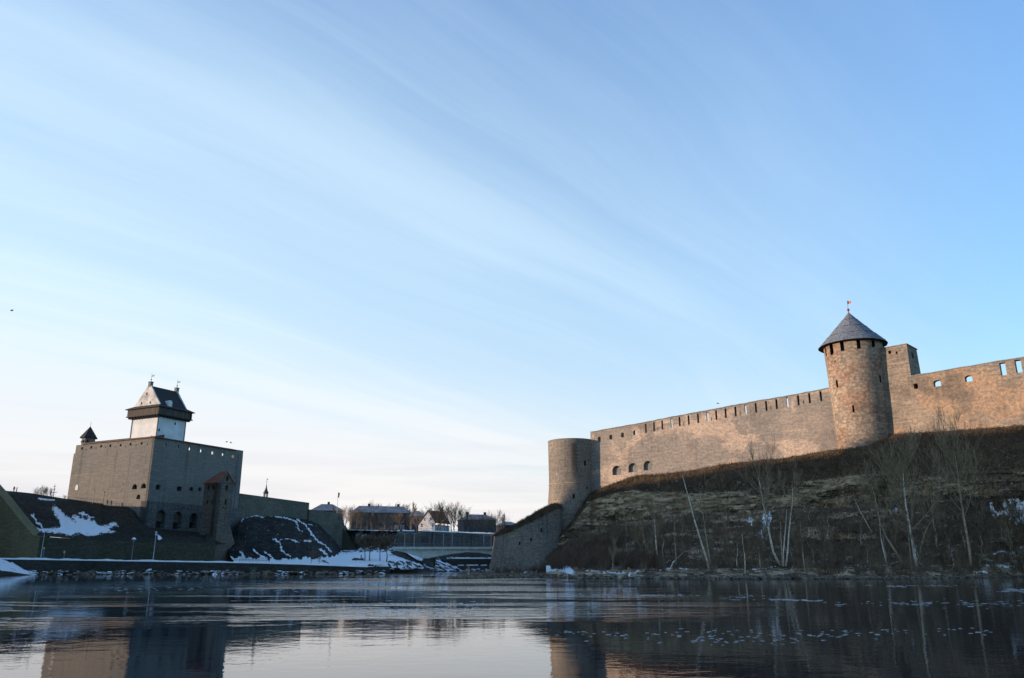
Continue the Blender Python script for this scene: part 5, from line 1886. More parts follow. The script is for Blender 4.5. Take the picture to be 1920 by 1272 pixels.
lamp_post(76, 997, 1049, 221, 'tall pale mast at the corner of the yellowish bastion', 'mast')
lamp_post(80, 1026, 1049, 222, 'short post with pale sign right beside the tall mast', 'sign')
lamp_post(119, 1033, 1050, 222.5, 'post with yellow sign in front of the dark retaining wall', 'sign')
lamp_post(246, 1012, 1052.5, 224, 'street lamp with snow-capped lantern on the promenade', 'lantern')
lamp_post(286.5, 998, 1053.5, 225, 'tall thin flagpole on the promenade below the castle corner', 'flag')
# dark railing along the quay below the castle cliff
ra_ = thing('quay_railing', 'thin dark railing along the quay below the snowy cliff foot', 'railing', atY(450, 1054, 236))
m_ = MB()
pr0, pr1 = atY(449, 1053.5, 236), atY(505, 1056, 236)
for k in range(22):
    p = pr0.lerp(pr1, k / 21)
    m_.tube([p - Vector((0, 0, .2)), p + Vector((0, 0, 1.4))], 0.045, 4)
m_.build('posts', M['darkmetal'], ra_)
m_ = MB(); m_.tube([pr0 + Vector((0, 0, 1.35)), pr1 + Vector((0, 0, 1.35))], 0.045, 4); m_.tube([pr0 + Vector((0, 0, .7)), pr1 + Vector((0, 0, .7))], 0.03, 4); m_.build('rails', M['darkmetal'], ra_)
# green hoarding on the quay wall, orange channel marker
p = atY(475, 1067, 221.5)
m_ = MB(); m_.box(p.x - .9, p.x + .9, p.y - .1, p.y + .1, p.z - .35, p.z + .3); m_.box(p.x - .95, p.x + .95, p.y - .12, p.y - .02, p.z + .3, p.z + .38)
tag(m_.build('green_board', M['green']), 'small green board fixed to the quay wall below the castle cliff', 'board')
b, t = atY(878.5, 1080, 196), atY(879.5, 1062, 196)
mk = thing('channel_marker', 'orange-topped wooden channel marker post on the stony spit', 'marker', (b.x, 196, 0))
m_ = MB(); m_.tube([(b.x, 196, -.5), (b.x, 196, t.z - .4)], .16, 7); m_.build('post', M['tanslab'], mk)
m_ = MB(); m_.lathe([(t.z - .4, .2), (t.z - .35, .24), (t.z + .1, .22), (t.z + .18, .05)], 8, (b.x, 196, 0)); m_.build('cap', M['orange'], mk)
# mast with yards on the castle hill
p = atY(99, 936, 268); t = atY(98, 908, 268)
mst = thing('yard_mast', 'dark mast with crossed yards on the hill left of the grey castle', 'mast', (p.x, 268, p.z - 1))
m_ = MB(); m_.tube([(p.x, 268, p.z - 1), (p.x, 268, t.z)], [.16, .06], 5); m_.build('pole', M['darkmetal'], mst)
for py, wpx in ((924, 13), (918, 6), (913, 5)):
    z = atY(98, py, 268).z; hw = wpx / 2 * 268 / F
    m_ = MB(); m_.tube([(p.x - hw, 268, z), (p.x + hw, 268, z + .15)], .07, 4); m_.build('yard', M['darkmetal'], mst)
for (px, py) in ((104, 924), (93, 924)):
    m_ = MB(); q = atY(px, 936, 268); m_.tube([(q.x, 268, q.z - .5), (p.x, 268, atY(98, 914, 268).z)], .03, 3); m_.build('stay', M['darkmetal'], mst)
# thin railing along the hill top by the castle face
hr1 = thing('hill_railing', 'thin railing along the hilltop path below the castle wall', 'railing', atY(130, 934, 262))
m_ = MB(); prev = None
for px in range(104, 240, 6):
    py = interp(px, TOP) + 1.0
    Yp = depth_on(px, py, c2, eL) - 1.5 if px > 124 else 262
    b = atY(px, py, Yp)
    m_.tube([b - Vector((0, 0, .5)), b + Vector((0, 0, 1.1))], .035, 3)
    if prev:
        m_.tube([prev + Vector((0, 0, 1.05)), b + Vector((0, 0, 1.05))], .03, 3)
    prev = b
m_.build('posts_and_rails', M['darkmetal'], hr1)
# lamp standing before the left castle face
b, t = atY(174, 939, 258.5), atY(175, 921, 258.5)
lq = thing('street_lamp', 'thin pale lamp post in front of the sunlit castle wall', 'street lamp', b)
m_ = MB(); m_.tube([b - Vector((0, 0, 1)), Vector((b.x, b.y, t.z))], .06, 4); m_.build('pole', M['palemetal'], lq)
m_ = MB(); m_.lathe([(t.z, .1), (t.z + .2, .22), (t.z + .4, .08)], 6, (b.x, b.y, 0)); m_.build('lamp_head', M['palemetal'], lq)


# ---- people: one continuous skinned body each
def person(loc, h, facing, label, stride=0.0, seed=0):
    J = {'pel': (0, 0, .53), 'chest': (0, .01, .74), 'neck': (0, .01, .85), 'head': (0, -.01, .93), 'top': (0, 0, .985)}
    for s, n in ((-1, 'l'), (1, 'r')):
        st = stride * s
        J['hip' + n] = (.055 * s, 0, .5)
        J['kn' + n] = (.06 * s, -.02 - .07 * st, .28)
        J['an' + n] = (.06 * s, .1 * -st + .03, .04)
        J['to' + n] = (.062 * s, .1 * -st - .07, .018)
        J['sh' + n] = (.105 * s, .01, .81)
        J['el' + n] = (.135 * s, .03 + .05 * st, .63)
        J['wr' + n] = (.12 * s, -.02 + .08 * st, .48)
    E = [('pel', 'chest'), ('chest', 'neck'), ('neck', 'head'), ('head', 'top')]
    for n in 'lr':
        E += [('pel', 'hip' + n), ('hip' + n, 'kn' + n), ('kn' + n, 'an' + n), ('an' + n, 'to' + n), ('chest', 'sh' + n), ('sh' + n, 'el' + n), ('el' + n, 'wr' + n)]
    RAD = {'pel': .085, 'chest': .1, 'neck': .035, 'head': .055, 'top': .04, 'hip': .065, 'kn': .042, 'an': .03, 'to': .024, 'sh': .045, 'el': .034, 'wr': .024}
    keys = list(J)
    me = bpy.data.meshes.new('person')
    me.from_pydata([tuple(c * h for c in J[k]) for k in keys], [(keys.index(a), keys.index(b)) for a, b in E], [])
    o = bpy.data.objects.new('tmp', me)
    COL.objects.link(o)
    md = o.modifiers.new('s', 'SKIN')
    for i, k in enumerate(keys):
        r = RAD.get(k, RAD.get(k[:-1], .03)) * h
        me.skin_vertices[0].data[i].radius = (r, r * (.75 if k in ('pel', 'chest') else 1))
    me.skin_vertices[0].data[keys.index('pel')].use_root = True
    o.modifiers.new('d', 'SUBSURF').levels = 1
    dg = bpy.context.evaluated_depsgraph_get()
    me2 = bpy.data.meshes.new_from_object(o.evaluated_get(dg))
    bpy.data.objects.remove(o)
    Mx = Matrix.Translation(loc) @ Matrix.Rotation(facing, 4, 'Z')
    b = link('person', me2, M['cloth'], None, Mx, smooth=True)
    tag(b, label, 'person')
    m_ = MB(); m_.lathe([(.90 * h, .05 * h), (.93 * h, .066 * h), (.97 * h, .06 * h), (.995 * h, .02 * h)], 8, (0, .012 * h, 0))
    m_.build('hair', M['hair'], b, Mx, smooth=True)
    return b


def ground_at(px, py, Y):
    return atY(px, py, Y)


person(atY(25.5, 923, 250), 1.78, 0.5, 'person in dark coat on the hilltop at far left, left of two', .3)
person(atY(30.5, 923.5, 250), 1.66, -0.6, 'person in dark coat on the hilltop at far left, right of two', -.3)
person(atY(201, 948, depth_on(201, 948, c2, eL) - 1.0), 1.75, 1.3, 'lone person in dark clothes on the path at the foot of the sunlit castle wall', .6)
person(atY(677, 1050, 262), 1.6, 1.0, 'person in dark clothes on the snow beside the clipped trees', .4)


# ---- birds
def bird(px, py, Y, bank, label, span=1.4):
    c = atY(px, py, Y)
    V, Fc = [], []
    mb = MB()
    mb.lathe([(-.32, .01), (-.25, .05), (-.05, .09), (.12, .07), (.22, .05), (.3, .04), (.36, .008)], 7)
    body = [Vector((v.z, v.y, -v.x)) for v in mb.V]
    mb.V = body
    for s in (-1, 1):
        w = [(.1, s * .05, .02), (.14, s * .35, .16), (.02, s * .7, .06), (-.1, s * .4, .13), (-.12, s * .05, .0)]
        n = len(w)
        mb.add([Vector(p) * (span / 1.4) for p in w] + [Vector((p[0], p[1], p[2] - .02)) * (span / 1.4) for p in w], [tuple(range(n)), tuple(range(2 * n - 1, n - 1, -1))] + [(i, i + n, (i + 1) % n + n, (i + 1) % n) for i in range(n)])
    mb.add([(-.3, -.05, 0), (-.5, -.1, .01), (-.5, .1, .01), (-.3, .05, 0)], [(0, 1, 2, 3)])
    o = mb.build('bird', M['darkmetal'], None, Matrix.Translation(c) @ Matrix.Rotation(bank, 4, 'Z') @ Matrix.Rotation(0.35, 4, 'X'))
    tag(o, label, 'bird')


bird(22, 583, 180, 0.4, 'dark bird flying alone high at the left edge of the sky', 2.4)
bird(425, 829, 200, 0.2, 'left of two small birds over the castle wall end', 1.5)
bird(433, 830.5, 204, 0.7, 'right of two small birds over the castle wall end', 1.5)
bird(1346, 757, 190, 0.3, 'small bird just above the long fortress wall', 1.4)


# ================================================================== BARE TREES
def grow(seed, trunk, spread=0.9, levels=4, twig=0.026, dens=1.25, up=0.35, tip=0.25, start=0.35, sides=6):
    """trunk: list of (point, radius). returns trunk MB and crown MB"""
    rg = random.Random(seed)
    tr, cr_ = MB(), MB()
    pts = [Vector(p) for p, r in trunk]
    rad = [r for p, r in trunk]
    tr.tube(pts, rad, sides)
    L = sum((b - a).length for a, b in zip(pts, pts[1:]))

    def at(u):
        d = u * L
        for i, (a, b) in enumerate(zip(pts, pts[1:])):
            l = (b - a).length
            if d <= l or i == len(pts) - 2:
                return a.lerp(b, min(1, d / l)), (b - a).normalized(), rad[i] + (rad[i + 1] - rad[i]) * min(1, d / l)
            d -= l

    def branch(p, d, ln, r, lv):
        n = 4 if lv > 1 else 3
        q = [p]
        dd = d.copy()
        for i in range(n):
            dd = (dd + Vector((rg.uniform(-1, 1), rg.uniform(-1, 1), rg.uniform(-.5, 1))) * 0.22 + Vector((0, 0, up * 0.25))).normalized()
            q.append(q[-1] + dd * ln / n)
        rr = [max(twig, r * (1 - 0.75 * i / n)) for i in range(n + 1)]
        cr_.tube(q, rr, 4 if lv >= 3 else 3, False)
        if lv > 1:
            k = max(3, int((4.2 + rg.random() * 3) * dens))
            for i in range(k):
                u = 0.25 + 0.75 * (i + rg.random()) / k
                idx = min(n - 1, int(u * n))
                b = q[idx].lerp(q[idx + 1], u * n - idx)
                ax = (q[idx + 1] - q[idx]).normalized()
                side = ax.cross(Vector((rg.uniform(-1, 1), rg.uniform(-1, 1), rg.uniform(-1, 1))))
                if side.length < 1e-3:
                    continue
                nd = (ax * (0.7 + 0.35 * rg.random()) + side.normalized() * rg.uniform(.35, .85) * spread + Vector((0, 0, up * 0.5))).normalized()
                branch(b, nd, ln * rg.uniform(.42, .68), rr[idx] * 0.6, lv - 1)

    nb_ = max(6, int(16 * dens))
    for i in range(nb_):
        u = start + (1 - start) * (i + rg.random() * 0.8) / nb_
        p, ax, r = at(min(u, 0.995))
        a = rg.uniform(0, 6.28)
        side = Vector((math.cos(a), math.sin(a), 0))
        nd = (ax * rg.uniform(.5, 1.0) + side * rg.uniform(.5, 1.0) * spread).normalized()
        branch(p, nd, L * tip * (1.25 - 0.6 * u) * rg.uniform(.8, 1.3), r * 0.55, levels - 1)
    p, ax, r = at(1.0)
    branch(p, ax, L * tip * 0.7, r * 0.9, levels - 1)
    return tr, cr_


def tree(name, label, seed, pxpts, r0, bark, twigm, group=None, Y=None, **kw):
    base = bank_pt(*pxpts[0]) if Y is None else atY(*pxpts[0], Y)
    tr_pts = [base - Vector((0, 0, 0.4))]
    n = len(pxpts)
    for i, (x, y) in enumerate(pxpts[1:]):
        tr_pts.append(atY(x, y, base.y + 0.25 * (i + 1) * math.sin(seed)))
    trunk = [(p, r0 * (1 - 0.85 * i / (n - 1)) + 0.01) for i, p in enumerate(tr_pts)]
    tb_, cb_ = grow(seed, trunk, **kw)
    t = thing(name, label, 'tree', base, group)
    tb_.build('trunk', bark, t, smooth=True, uv=False)
    cb_.build('crown', twigm, t, uv=False)
    return t


BI, TB_, BK = M['birch'], M['tanbark'], M['bark']
TW, OT, RT = M['twig'], M['olivetwig'], M['redtwig']
tree('birch_tree', 'pale leaning birch crossing the fortress wall foot, thin and almost branchless', 11, [(1331, 1067), (1322, 1040), (1312, 1008), (1301, 972), (1293, 940), (1285, 912), (1280, 893)], 0.26, BI, TW, levels=2, dens=.5, tip=.06, start=.5, spread=.6)
tree('birch_tree', 'straighter birch sharing its foot with the pale leaning one', 12, [(1333, 1067), (1329, 1040), (1325, 1012), (1320, 980), (1317, 955), (1312, 925)], 0.2, TB_, OT, levels=3, dens=.7, tip=.16, start=.55)
tree('birch_tree', 'tall pale birch leaning left with forked top in front of the ice streak', 13, [(1463, 1060), (1450, 1035), (1444, 1008), (1438, 978), (1431, 945), (1426, 915), (1421, 890)], 0.3, BI, OT, levels=4, dens=.8, tip=.36, start=.42, up=.4, spread=.9, twig=.026)
tree('birch_tree', 'thin upright stem, leftmost of the clump right of the ice streak', 14, [(1467, 1062), (1466, 1035), (1464, 1005), (1463, 980), (1462, 955)], 0.17, TB_, TW, levels=3, dens=.7, tip=.2, start=.6, up=.7, spread=.5)
tree('birch_tree', 'pale broken upright stem in the middle of the clump right of the ice streak', 15, [(1469, 1062), (1469, 1035), (1472, 1000), (1474, 975), (1475, 957)], 0.2, BI, TW, levels=2, dens=.5, tip=.1, start=.7, spread=.5)
tree('birch_tree', 'tallest stem of the clump, bending right, right of the ice streak', 16, [(1472, 1062), (1477, 1035), (1479, 1000), (1483, 965), (1486, 940), (1486, 915)], 0.22, BI, OT, levels=4, dens=.7, tip=.34, start=.45, up=.5, spread=.8, twig=.026)
tree('young_tree', 'thin pale sapling standing at the water edge left of the rubble point', 17, [(1397, 1078), (1397, 1060), (1396, 1040), (1393, 1020), (1391, 1000)], 0.13, BI, TW, levels=3, dens=.5, tip=.2, start=.5)
tree('young_tree', 'thin crooked sapling between the birch clump and the tan slab', 18, [(1511, 1074), (1507, 1055), (1505, 1030), (1502, 1000), (1500, 975)], 0.14, TB_, TW, levels=3, dens=.7, tip=.25, start=.4)
tree('bare_tree', 'slanting tree leaning left over its neighbour below the conical tower', 19, [(1692, 1056), (1676, 1030), (1660, 1005), (1651, 980), (1645, 955), (1640, 930), (1634, 910)], 0.28, TB_, OT, levels=4, dens=.8, tip=.36, start=.4, up=.35, twig=.026)
tree('bare_tree', 'slim pale stem leaning left in front of the slanting tree', 20, [(1664, 1060), (1657, 1035), (1652, 1010), (1650, 988), (1649, 972)], 0.15, BI, TW, levels=3, dens=.6, tip=.25, start=.55)
tree('bare_tree', 'large many-branched pale tree below the conical tower, tallest on the bank', 21, [(1718, 1062), (1714, 1035), (1709, 1005), (1703, 975), (1698, 945), (1695, 915), (1693, 885)], 0.36, BI, OT, levels=4, dens=1.1, tip=.46, start=.28, up=.45, spread=.9, twig=.026)
tree('bare_tree', 'thin dark stem close to the left of the large pale tree', 22, [(1709, 1064), (1707, 1040), (1704, 1015), (1704, 1000), (1700, 985)], 0.13, TB_, TW, levels=3, dens=.7, tip=.3, start=.5)
tree('bare_tree', 'arching stem growing right from the foot of the large pale tree', 23, [(1722, 1056), (1726, 1030), (1732, 1005), (1741, 985), (1750, 970)], 0.15, TB_, TW, levels=3, dens=.8, tip=.25, start=.35)
tree('bare_tree', 'dark slender tree halfway between the two tallest trees', 24, [(1754, 1030), (1753, 1005), (1750, 980), (1748, 960), (1747, 945), (1745, 925)], 0.18, TB_, OT, levels=4, dens=.8, tip=.3, start=.4, up=.6)
tree('bare_tree', 'tall slim tree on the right half of the bank, top reaching the wall', 25, [(1821, 1060), (1818, 1035), (1813, 1005), (1807, 970), (1802, 935), (1797, 900), (1793, 868), (1789, 845)], 0.34, TB_, OT, levels=4, dens=1.0, tip=.34, start=.4, up=.5, spread=.8, twig=.026)
tree('bare_tree', 'dim thin tree right of the tall slim tree', 26, [(1843, 1035), (1842, 1005), (1840, 975), (1839, 950), (1836, 930)], 0.16, BK, TW, levels=4, dens=.7, tip=.26, start=.35)
tree('bare_tree', 'dark tree leaning left across the white ice at the right edge', 27, [(1925, 1040), (1922, 1010), (1916, 985), (1908, 962), (1900, 945)], 0.2, BK, TW, levels=4, dens=.8, tip=.35, start=.3)
tree('bare_tree', 'forked pale tree among the shrubs, left part of the bank', 28, [(1234, 1052), (1231, 1030), (1229, 1005), (1228, 985), (1226, 965)], 0.2, BI, OT, levels=4, dens=1.0, tip=.36, start=.4, up=.5)
tree('bare_tree', 'grey stem leaning left from the shrubs, left part of the bank', 29, [(1214, 1045), (1203, 1028), (1195, 1012), (1190, 1002), (1182, 990)], 0.18, TB_, OT, levels=4, dens=.9, tip=.36, start=.35)
tree('bare_tree', 'thin grey stem between the forked pale tree and its left neighbour', 30, [(1212, 1045), (1209, 1020), (1205, 998), (1198, 975)], 0.14, TB_, OT, levels=4, dens=.8, tip=.3, start=.4)
tree('bare_tree', 'low broken snag leaning right at the water edge', 31, [(1254, 1072), (1262, 1055), (1272, 1045), (1284, 1034)], 0.2, BI, TW, levels=3, dens=.6, tip=.25, start=.4)
tree('bare_tree', 'slim upright tree with thin twigs just right of the low snag', 32, [(1268, 1060), (1267, 1035), (1265, 1010), (1265, 990), (1264, 965)], 0.14, TB_, TW, levels=4, dens=.7, tip=.28, start=.35)
tree('bare_tree', 'dark curved sapling right of the two leaning birches', 33, [(1372, 1068), (1362, 1045), (1358, 1020), (1357, 995)], 0.13, BK, TW, levels=3, dens=.8, tip=.3, start=.4)
tree('bare_tree', 'thin dark tree left of the large pale tree, midway up the slope', 34, [(1550, 1072), (1546, 1050), (1543, 1025), (1540, 1000)], 0.13, BK, TW, levels=4, dens=.8, tip=.32, start=.3)
tree('bare_tree', 'pale broken trunk leaning left high on the slope below the tower', 35, [(1634, 1000), (1622, 975), (1612, 958), (1602, 935)], 0.16, BI, TW, levels=3, dens=.6, tip=.22, start=.5)


# thin saplings standing in the scrub
SAP = []
for k in range(5):
    rs_ = random.Random(300 + k)
    hh = 7.0
    pp = [(Vector((0, 0, -.5)), .11)] + [(Vector((rs_.uniform(-.35, .35) + .25 * i * (k - 2) * .4, rs_.uniform(-.2, .2), hh * .7 * i / 4)), .11 * (1 - .2 * i)) for i in range(1, 5)]
    a, b = grow(300 + k, pp, levels=3, tip=.34, start=.3, dens=1.0, spread=.8, up=.5, twig=.024)
    a, b = a.me('trunk'), b.me('crown')
    a.materials.append(M['tanbark'] if k % 2 else M['birch']); b.materials.append(M['olivetwig'] if k % 2 else M['twig'])
    SAP.append((a, b))
rs_ = random.Random(77)
for k in range(46):
    px, py = rs_.uniform(1130, 1910), rs_.uniform(1005, 1068)
    p = bank_pt(px, py)
    a, b = SAP[k % 5]
    t = thing('bare_sapling', 'thin leafless sapling standing in the brown scrub on the right bank', 'sapling', p, 'thin saplings in the scrub')
    Mx = Matrix.Translation(p) @ Matrix.Rotation(rs_.uniform(0, 6.28), 4, 'Z') @ Matrix.Scale(rs_.uniform(.55, 1.25), 4)
    link('trunk', a, None, t, Mx); link('crown', b, None, t, Mx)


# ---- shared bare-tree shapes for the far bank and the town
def proto_tree(seed, h, r, **kw):
    rg = random.Random(seed)
    pts = [(Vector((0, 0, -1)), r)]
    n = 5
    for i in range(1, n + 1):
        pts.append((Vector((rg.uniform(-.25, .25), rg.uniform(-.25, .25), h * 0.62 * i / n)), r * (1 - 0.8 * i / n)))
    a, b = grow(seed, pts, **kw)
    return a.me('trunk'), b.me('crown')


PT = [proto_tree(101, 14, .28, levels=4, tip=.58, start=.35, dens=.9, spread=1.0, up=.35, twig=.0266),
      proto_tree(102, 14, .26, levels=4, tip=.56, start=.3, dens=.9, spread=1.05, up=.3, twig=.0266),
      proto_tree(103, 14, .25, levels=4, tip=.66, start=.35, dens=.95, spread=1.15, up=.2, twig=.04),
      proto_tree(104, 14, .2, levels=4, tip=.26, start=.15, dens=1.0, spread=.6, up=.8, twig=.0266)]
CLIP = proto_tree(110, 9, .24, levels=5, tip=.5, start=.62, dens=1.05, spread=1.1, up=.15, twig=.06)
for a, b in PT + [CLIP]:
    a.materials.append(M['bark'])
PTM = [(M['twig'])] * 4


def put_tree(name, label, kind, px, pyb, pyt, Y, group=None, crown=None, rot=None):
    tm, cm = kind
    base, top = atY(px, pyb, Y), atY(px, pyt, Y)
    H = max(v.co.z for v in cm.vertices)
    sc = (top.z - base.z) / H
    t = thing(name, label, 'tree', base, group)
    Mx = Matrix.Translation(base) @ Matrix.Rotation(rot if rot is not None else px * 1.7, 4, 'Z') @ Matrix.Scale(sc, 4)
    if not cm.materials:
        cm.materials.append(M['twig'])
    link('trunk', tm, None, t, Mx)
    c = link('crown', cm, None, t, Mx)
    if crown:
        c.material_slots[0].link = 'OBJECT'
        c.material_slots[0].material = crown
    return t


TT = [(648, 996, 946, 372, 0, 'bare tree rising over the right end of the lower bastion'), (657, 996, 951, 380, 1, 'bare tree between the lower bastion and the apartment building'),
      (668, 996, 949, 376, 2, 'bushy bare tree before the left end of the apartment building'), (637, 990, 950, 400, 1, 'slim bare tree left of the flagpole'), (625, 985, 948, 410, 3, 'slim bare tree just right of the flagpole foot'),
      (612, 980, 944, 440, 3, 'thin bare tree showing over the grey house roof'), (690, 990, 936, 420, 2, 'dense round-topped tree behind the left end of the apartment roof'), (714, 990, 942, 425, 1, 'bare tree behind the middle of the apartment roof'),
      (729, 990, 943, 430, 0, 'second bare tree behind the middle of the apartment roof'), (752, 990, 940, 425, 2, 'round bare tree behind the right end of the apartment roof'), (743, 990, 944, 440, 3, 'slim tree behind the right end of the apartment roof'),
      (776, 996, 939, 410, 3, 'tall slim poplar left of the white gabled house'), (768, 996, 950, 380, 1, 'bare tree in front of the apartment building right end'), (786, 996, 951, 420, 2, 'bare tree behind the left roof edge of the white house'),
      (820, 998, 938, 358, 0, 'tall bare tree before the white house roof, left of the cluster'), (832, 998, 935, 362, 2, 'tallest bare tree of the cluster beside the white house'), (846, 998, 938, 360, 1, 'broad bare tree in the middle of the right cluster'),
      (859, 999, 940, 364, 0, 'broad bare tree at the right of the cluster'), (869, 999, 950, 366, 2, 'smaller bare tree right of the cluster, before the two-chimney building'), (852, 999, 950, 372, 3, 'slim tree inside the right cluster'),
      (888, 1000, 961, 372, 1, 'low bare tree before the two-chimney apartment building'), (905, 1001, 963, 374, 2, 'second low bare tree before the two-chimney building'), (918, 1001, 956, 420, 0, 'bare tree behind the right end of the two-chimney building'),
      (937, 1002, 954, 380, 1, 'bare tree nearest the low grassy bastion'), (928, 1002, 962, 378, 2, 'bare tree beside the right corner of the two-chimney building'), (704, 995, 962, 374, 2, 'brown bushy tree in front of the apartment facade'),
      (688, 995, 958, 370, 0, 'reddish brown tree in front of the apartment building, left part'), (735, 995, 960, 372, 1, 'bare tree in front of the apartment facade, right of centre'),
      (682, 1024, 1000, 342, 2, 'small bare tree on the snowy slope left of the clipped trees'), (672, 1022, 1000, 340, 1, 'small brown tree at the foot of the town wall, far left'), (752, 1022, 1000, 342, 0, 'bare tree before the town wall above the bridge end'),
      (766, 1022, 1003, 344, 2, 'low bare tree before the town wall behind the first bridge lamps'), (844, 1063, 1040, 318, 1, 'dark small tree on the bank under the bridge')]
for (px, pb, pt, Y, k, lab) in TT:
    put_tree('bare_tree', lab, PT[k], px, pb, pt, Y, 'bare trees in the town', {704: M['redtwig'], 688: M['redtwig'], 672: M['redtwig']}.get(px))
for px, lab in ((683.5, 'leftmost of the four clipped dark trees on the snow'), (693.5, 'second of the four clipped dark trees on the snow'), (712.5, 'third of the four clipped dark trees on the snow'), (724.5, 'rightmost of the four clipped dark trees on the snow')):
    put_tree('clipped_tree', lab, CLIP, px, 1051.5, 1003, 268, 'clipped dark trees on the snowy bank')
for (px, pt, k, lab) in ((66, 911, 1, 'bare tree behind the hill, leftmost of the group left of the castle'), (76, 908, 0, 'tallest bare tree of the group left of the castle'), (86, 910, 2, 'bare tree just left of the yard mast'), (93, 914, 3, 'slim bare tree beside the yard mast'), (120, 927, 1, 'tiny bare tree touching the castle left edge')):
    put_tree('bare_tree', lab, PT[k], px, 942, pt, 330, 'bare trees behind the castle hill')
rs_ = random.Random(5)
for i, (px, pb, pt, k, lab) in enumerate(((665, 1026, 1002, 2, 'low tree on the brushy slope right of the dark buttress'), (676, 1018, 994, 0, 'bare tree high on the brushy slope, left part'), (686, 1026, 1000, 1, 'bare tree behind the leftmost clipped tree'), (699, 1022, 996, 2, 'bare tree behind the second clipped tree'),
        (708, 1026, 999, 0, 'bare tree behind the gap between the clipped trees'), (717, 1020, 995, 1, 'bare tree behind the third clipped tree'), (731, 1026, 1000, 2, 'bare tree just right of the clipped row'), (740, 1024, 998, 0, 'bare tree before the left end of the retaining wall'),
        (758, 1026, 1002, 1, 'dark bare tree behind the first bridge lamp'), (790, 1024, 1001, 2, 'dark bare tree before the retaining wall below the white house'))):
    put_tree('bare_tree', lab, PT[k], px, pb, pt, 352, 'bare trees in the town', M['bark'])
mb = MB()
for k in range(330):
    p = rs_.choice(rs_.choice(TSLOPE[:-2])).copy()
    for _ in range(5):
        a_ = rs_.uniform(0, 6.28); d_ = Vector((math.cos(a_) * .5, math.sin(a_) * .5, 1)).normalized() * rs_.uniform(1, 2.8)
        mb.tube([p, p + d_ * .6, p + d_ + Vector((rs_.uniform(-.4, .4), 0, .1))], [.05, .04, .02], 3, False)
tag(mb.build('slope_brushwood', M['bark'], uv=False), 'dark leafless brush on the slope below the town', kind='stuff')
TT2 = [(642, 992, 955, 395, 3, 'slim grey tree squeezed between the grey house and the flagpole'), (662, 996, 944, 410, 2, 'taller tree behind the left end of the apartment building'), (677, 996, 957, 372, 1, 'bare tree hiding the left windows of the apartment building'),
       (697, 996, 953, 376, 3, 'slim tree in front of the apartment roof, left of centre'), (720, 996, 958, 370, 0, 'bare tree hiding the middle windows of the apartment building'), (748, 996, 957, 370, 2, 'broad tree hiding the right windows of the apartment building'),
       (760, 990, 944, 430, 1, 'tree behind the lower wing of the apartment building'), (781, 996, 957, 362, 0, 'tree touching the left edge of the white house'), (826, 999, 948, 358, 3, 'slim tree in front of the white house side wall'),
       (839, 999, 944, 368, 1, 'tree filling the gap in the cluster beside the white house'), (876, 1000, 957, 368, 3, 'slim tree in front of the left end of the two-chimney building'), (896, 1001, 962, 372, 0, 'tree hiding the middle of the two-chimney building'),
       (912, 1001, 964, 376, 1, 'tree hiding the right windows of the two-chimney building'), (944, 1003, 962, 400, 3, 'slim tree behind the top of the grassy bastion'), (705, 990, 945, 432, 3, 'slim tree behind the apartment roof, left of centre')]
for (px, pb, pt, Y, k, lab) in TT2:
    put_tree('bare_tree', lab, PT[k], px, pb, pt, Y, 'bare trees in the town')
put_tree('bare_shrub', 'leafless shrub on the quay below the castle cliff', PT[2], 583, 1059, 1026, 232)
put_tree('bare_shrub', 'second smaller leafless shrub on the quay below the castle cliff', PT[1], 598, 1059, 1036, 233)
# ================================================================== SHORE: rubble, brush, grass, ice
ru2 = MB()
rng = random.Random(9)
for k in range(2300):
    px = rng.uniform(842, 2050)
    Ys = atz(px, interp(px, [(842, 1086), (1030, 1083), (1100, 1085), (1400, 1086), (1700, 1086), (1920, 1082), (2100, 1082)]), 0)
    dens = 0.35 + 0.65 * (fbm(px * 0.012, 4.4) > -0.05)
    if px < 1010:
        dens = 1
    if rng.random() > dens:
        continue
    d = abs(rng.gauss(0, 1)) * (3.2 if px < 1010 else 2.2) - 0.5
    if px < 930:
        d *= (px - 838) / 92
    p = Vector((Ys.x * (Ys.y + d) / Ys.y, Ys.y + d, 0.05 + 0.10 * max(d, 0)))
    s = rng.uniform(.15, .62) * (1.25 if px < 1010 or 1380 < px < 1540 else 0.85)
    scatter_rock(ru2, p, s, rng, 0.65)
tag(ru2.build('shore_rubble', M['rock']), 'dark broken rubble along the right shore', kind='stuff')
BOULD = [(1580, 1082.5, 2.1, .35, 'tanslab', 'long flat tan limestone slab at the water edge'), (1437, 1063.5, .65, .8, 'paleRock', 'pale rounded boulder on snow left of the birch clump'), (1914, 1072, 1.1, .7, 'paleRock', 'large pale boulder on the shore at the right edge'),
         (1195, 1085, .55, .6, 'paleRock', 'pale block at the waterline below the forked pale tree'), (1232, 1084, .6, .5, 'paleRock', 'pale flat stone at the waterline right of the forked pale tree'), (1400, 1083, .6, .6, 'tanslab', 'tan stone at the foot of the water-edge sapling'),
         (1088, 1085, .5, .6, 'paleRock', 'small pale stone at the shore below the round corner tower'), (1440, 1077, .8, .7, 'rock', 'big dark block at the left of the rubble point'), (1494, 1079, .7, .7, 'paleRock', 'pale block at the right of the rubble point'),
         (1712, 1076, .9, .7, 'rock', 'dark block in front of the large pale tree'), (1745, 1076, 1.0, .7, 'rock', 'big brown block right of the large pale tree'), (905, 1081, 1.1, .6, 'rock', 'big block at the tip of the stony spit'), (945, 1081, 1.0, .7, 'rock', 'large block in front of the low bastion')]
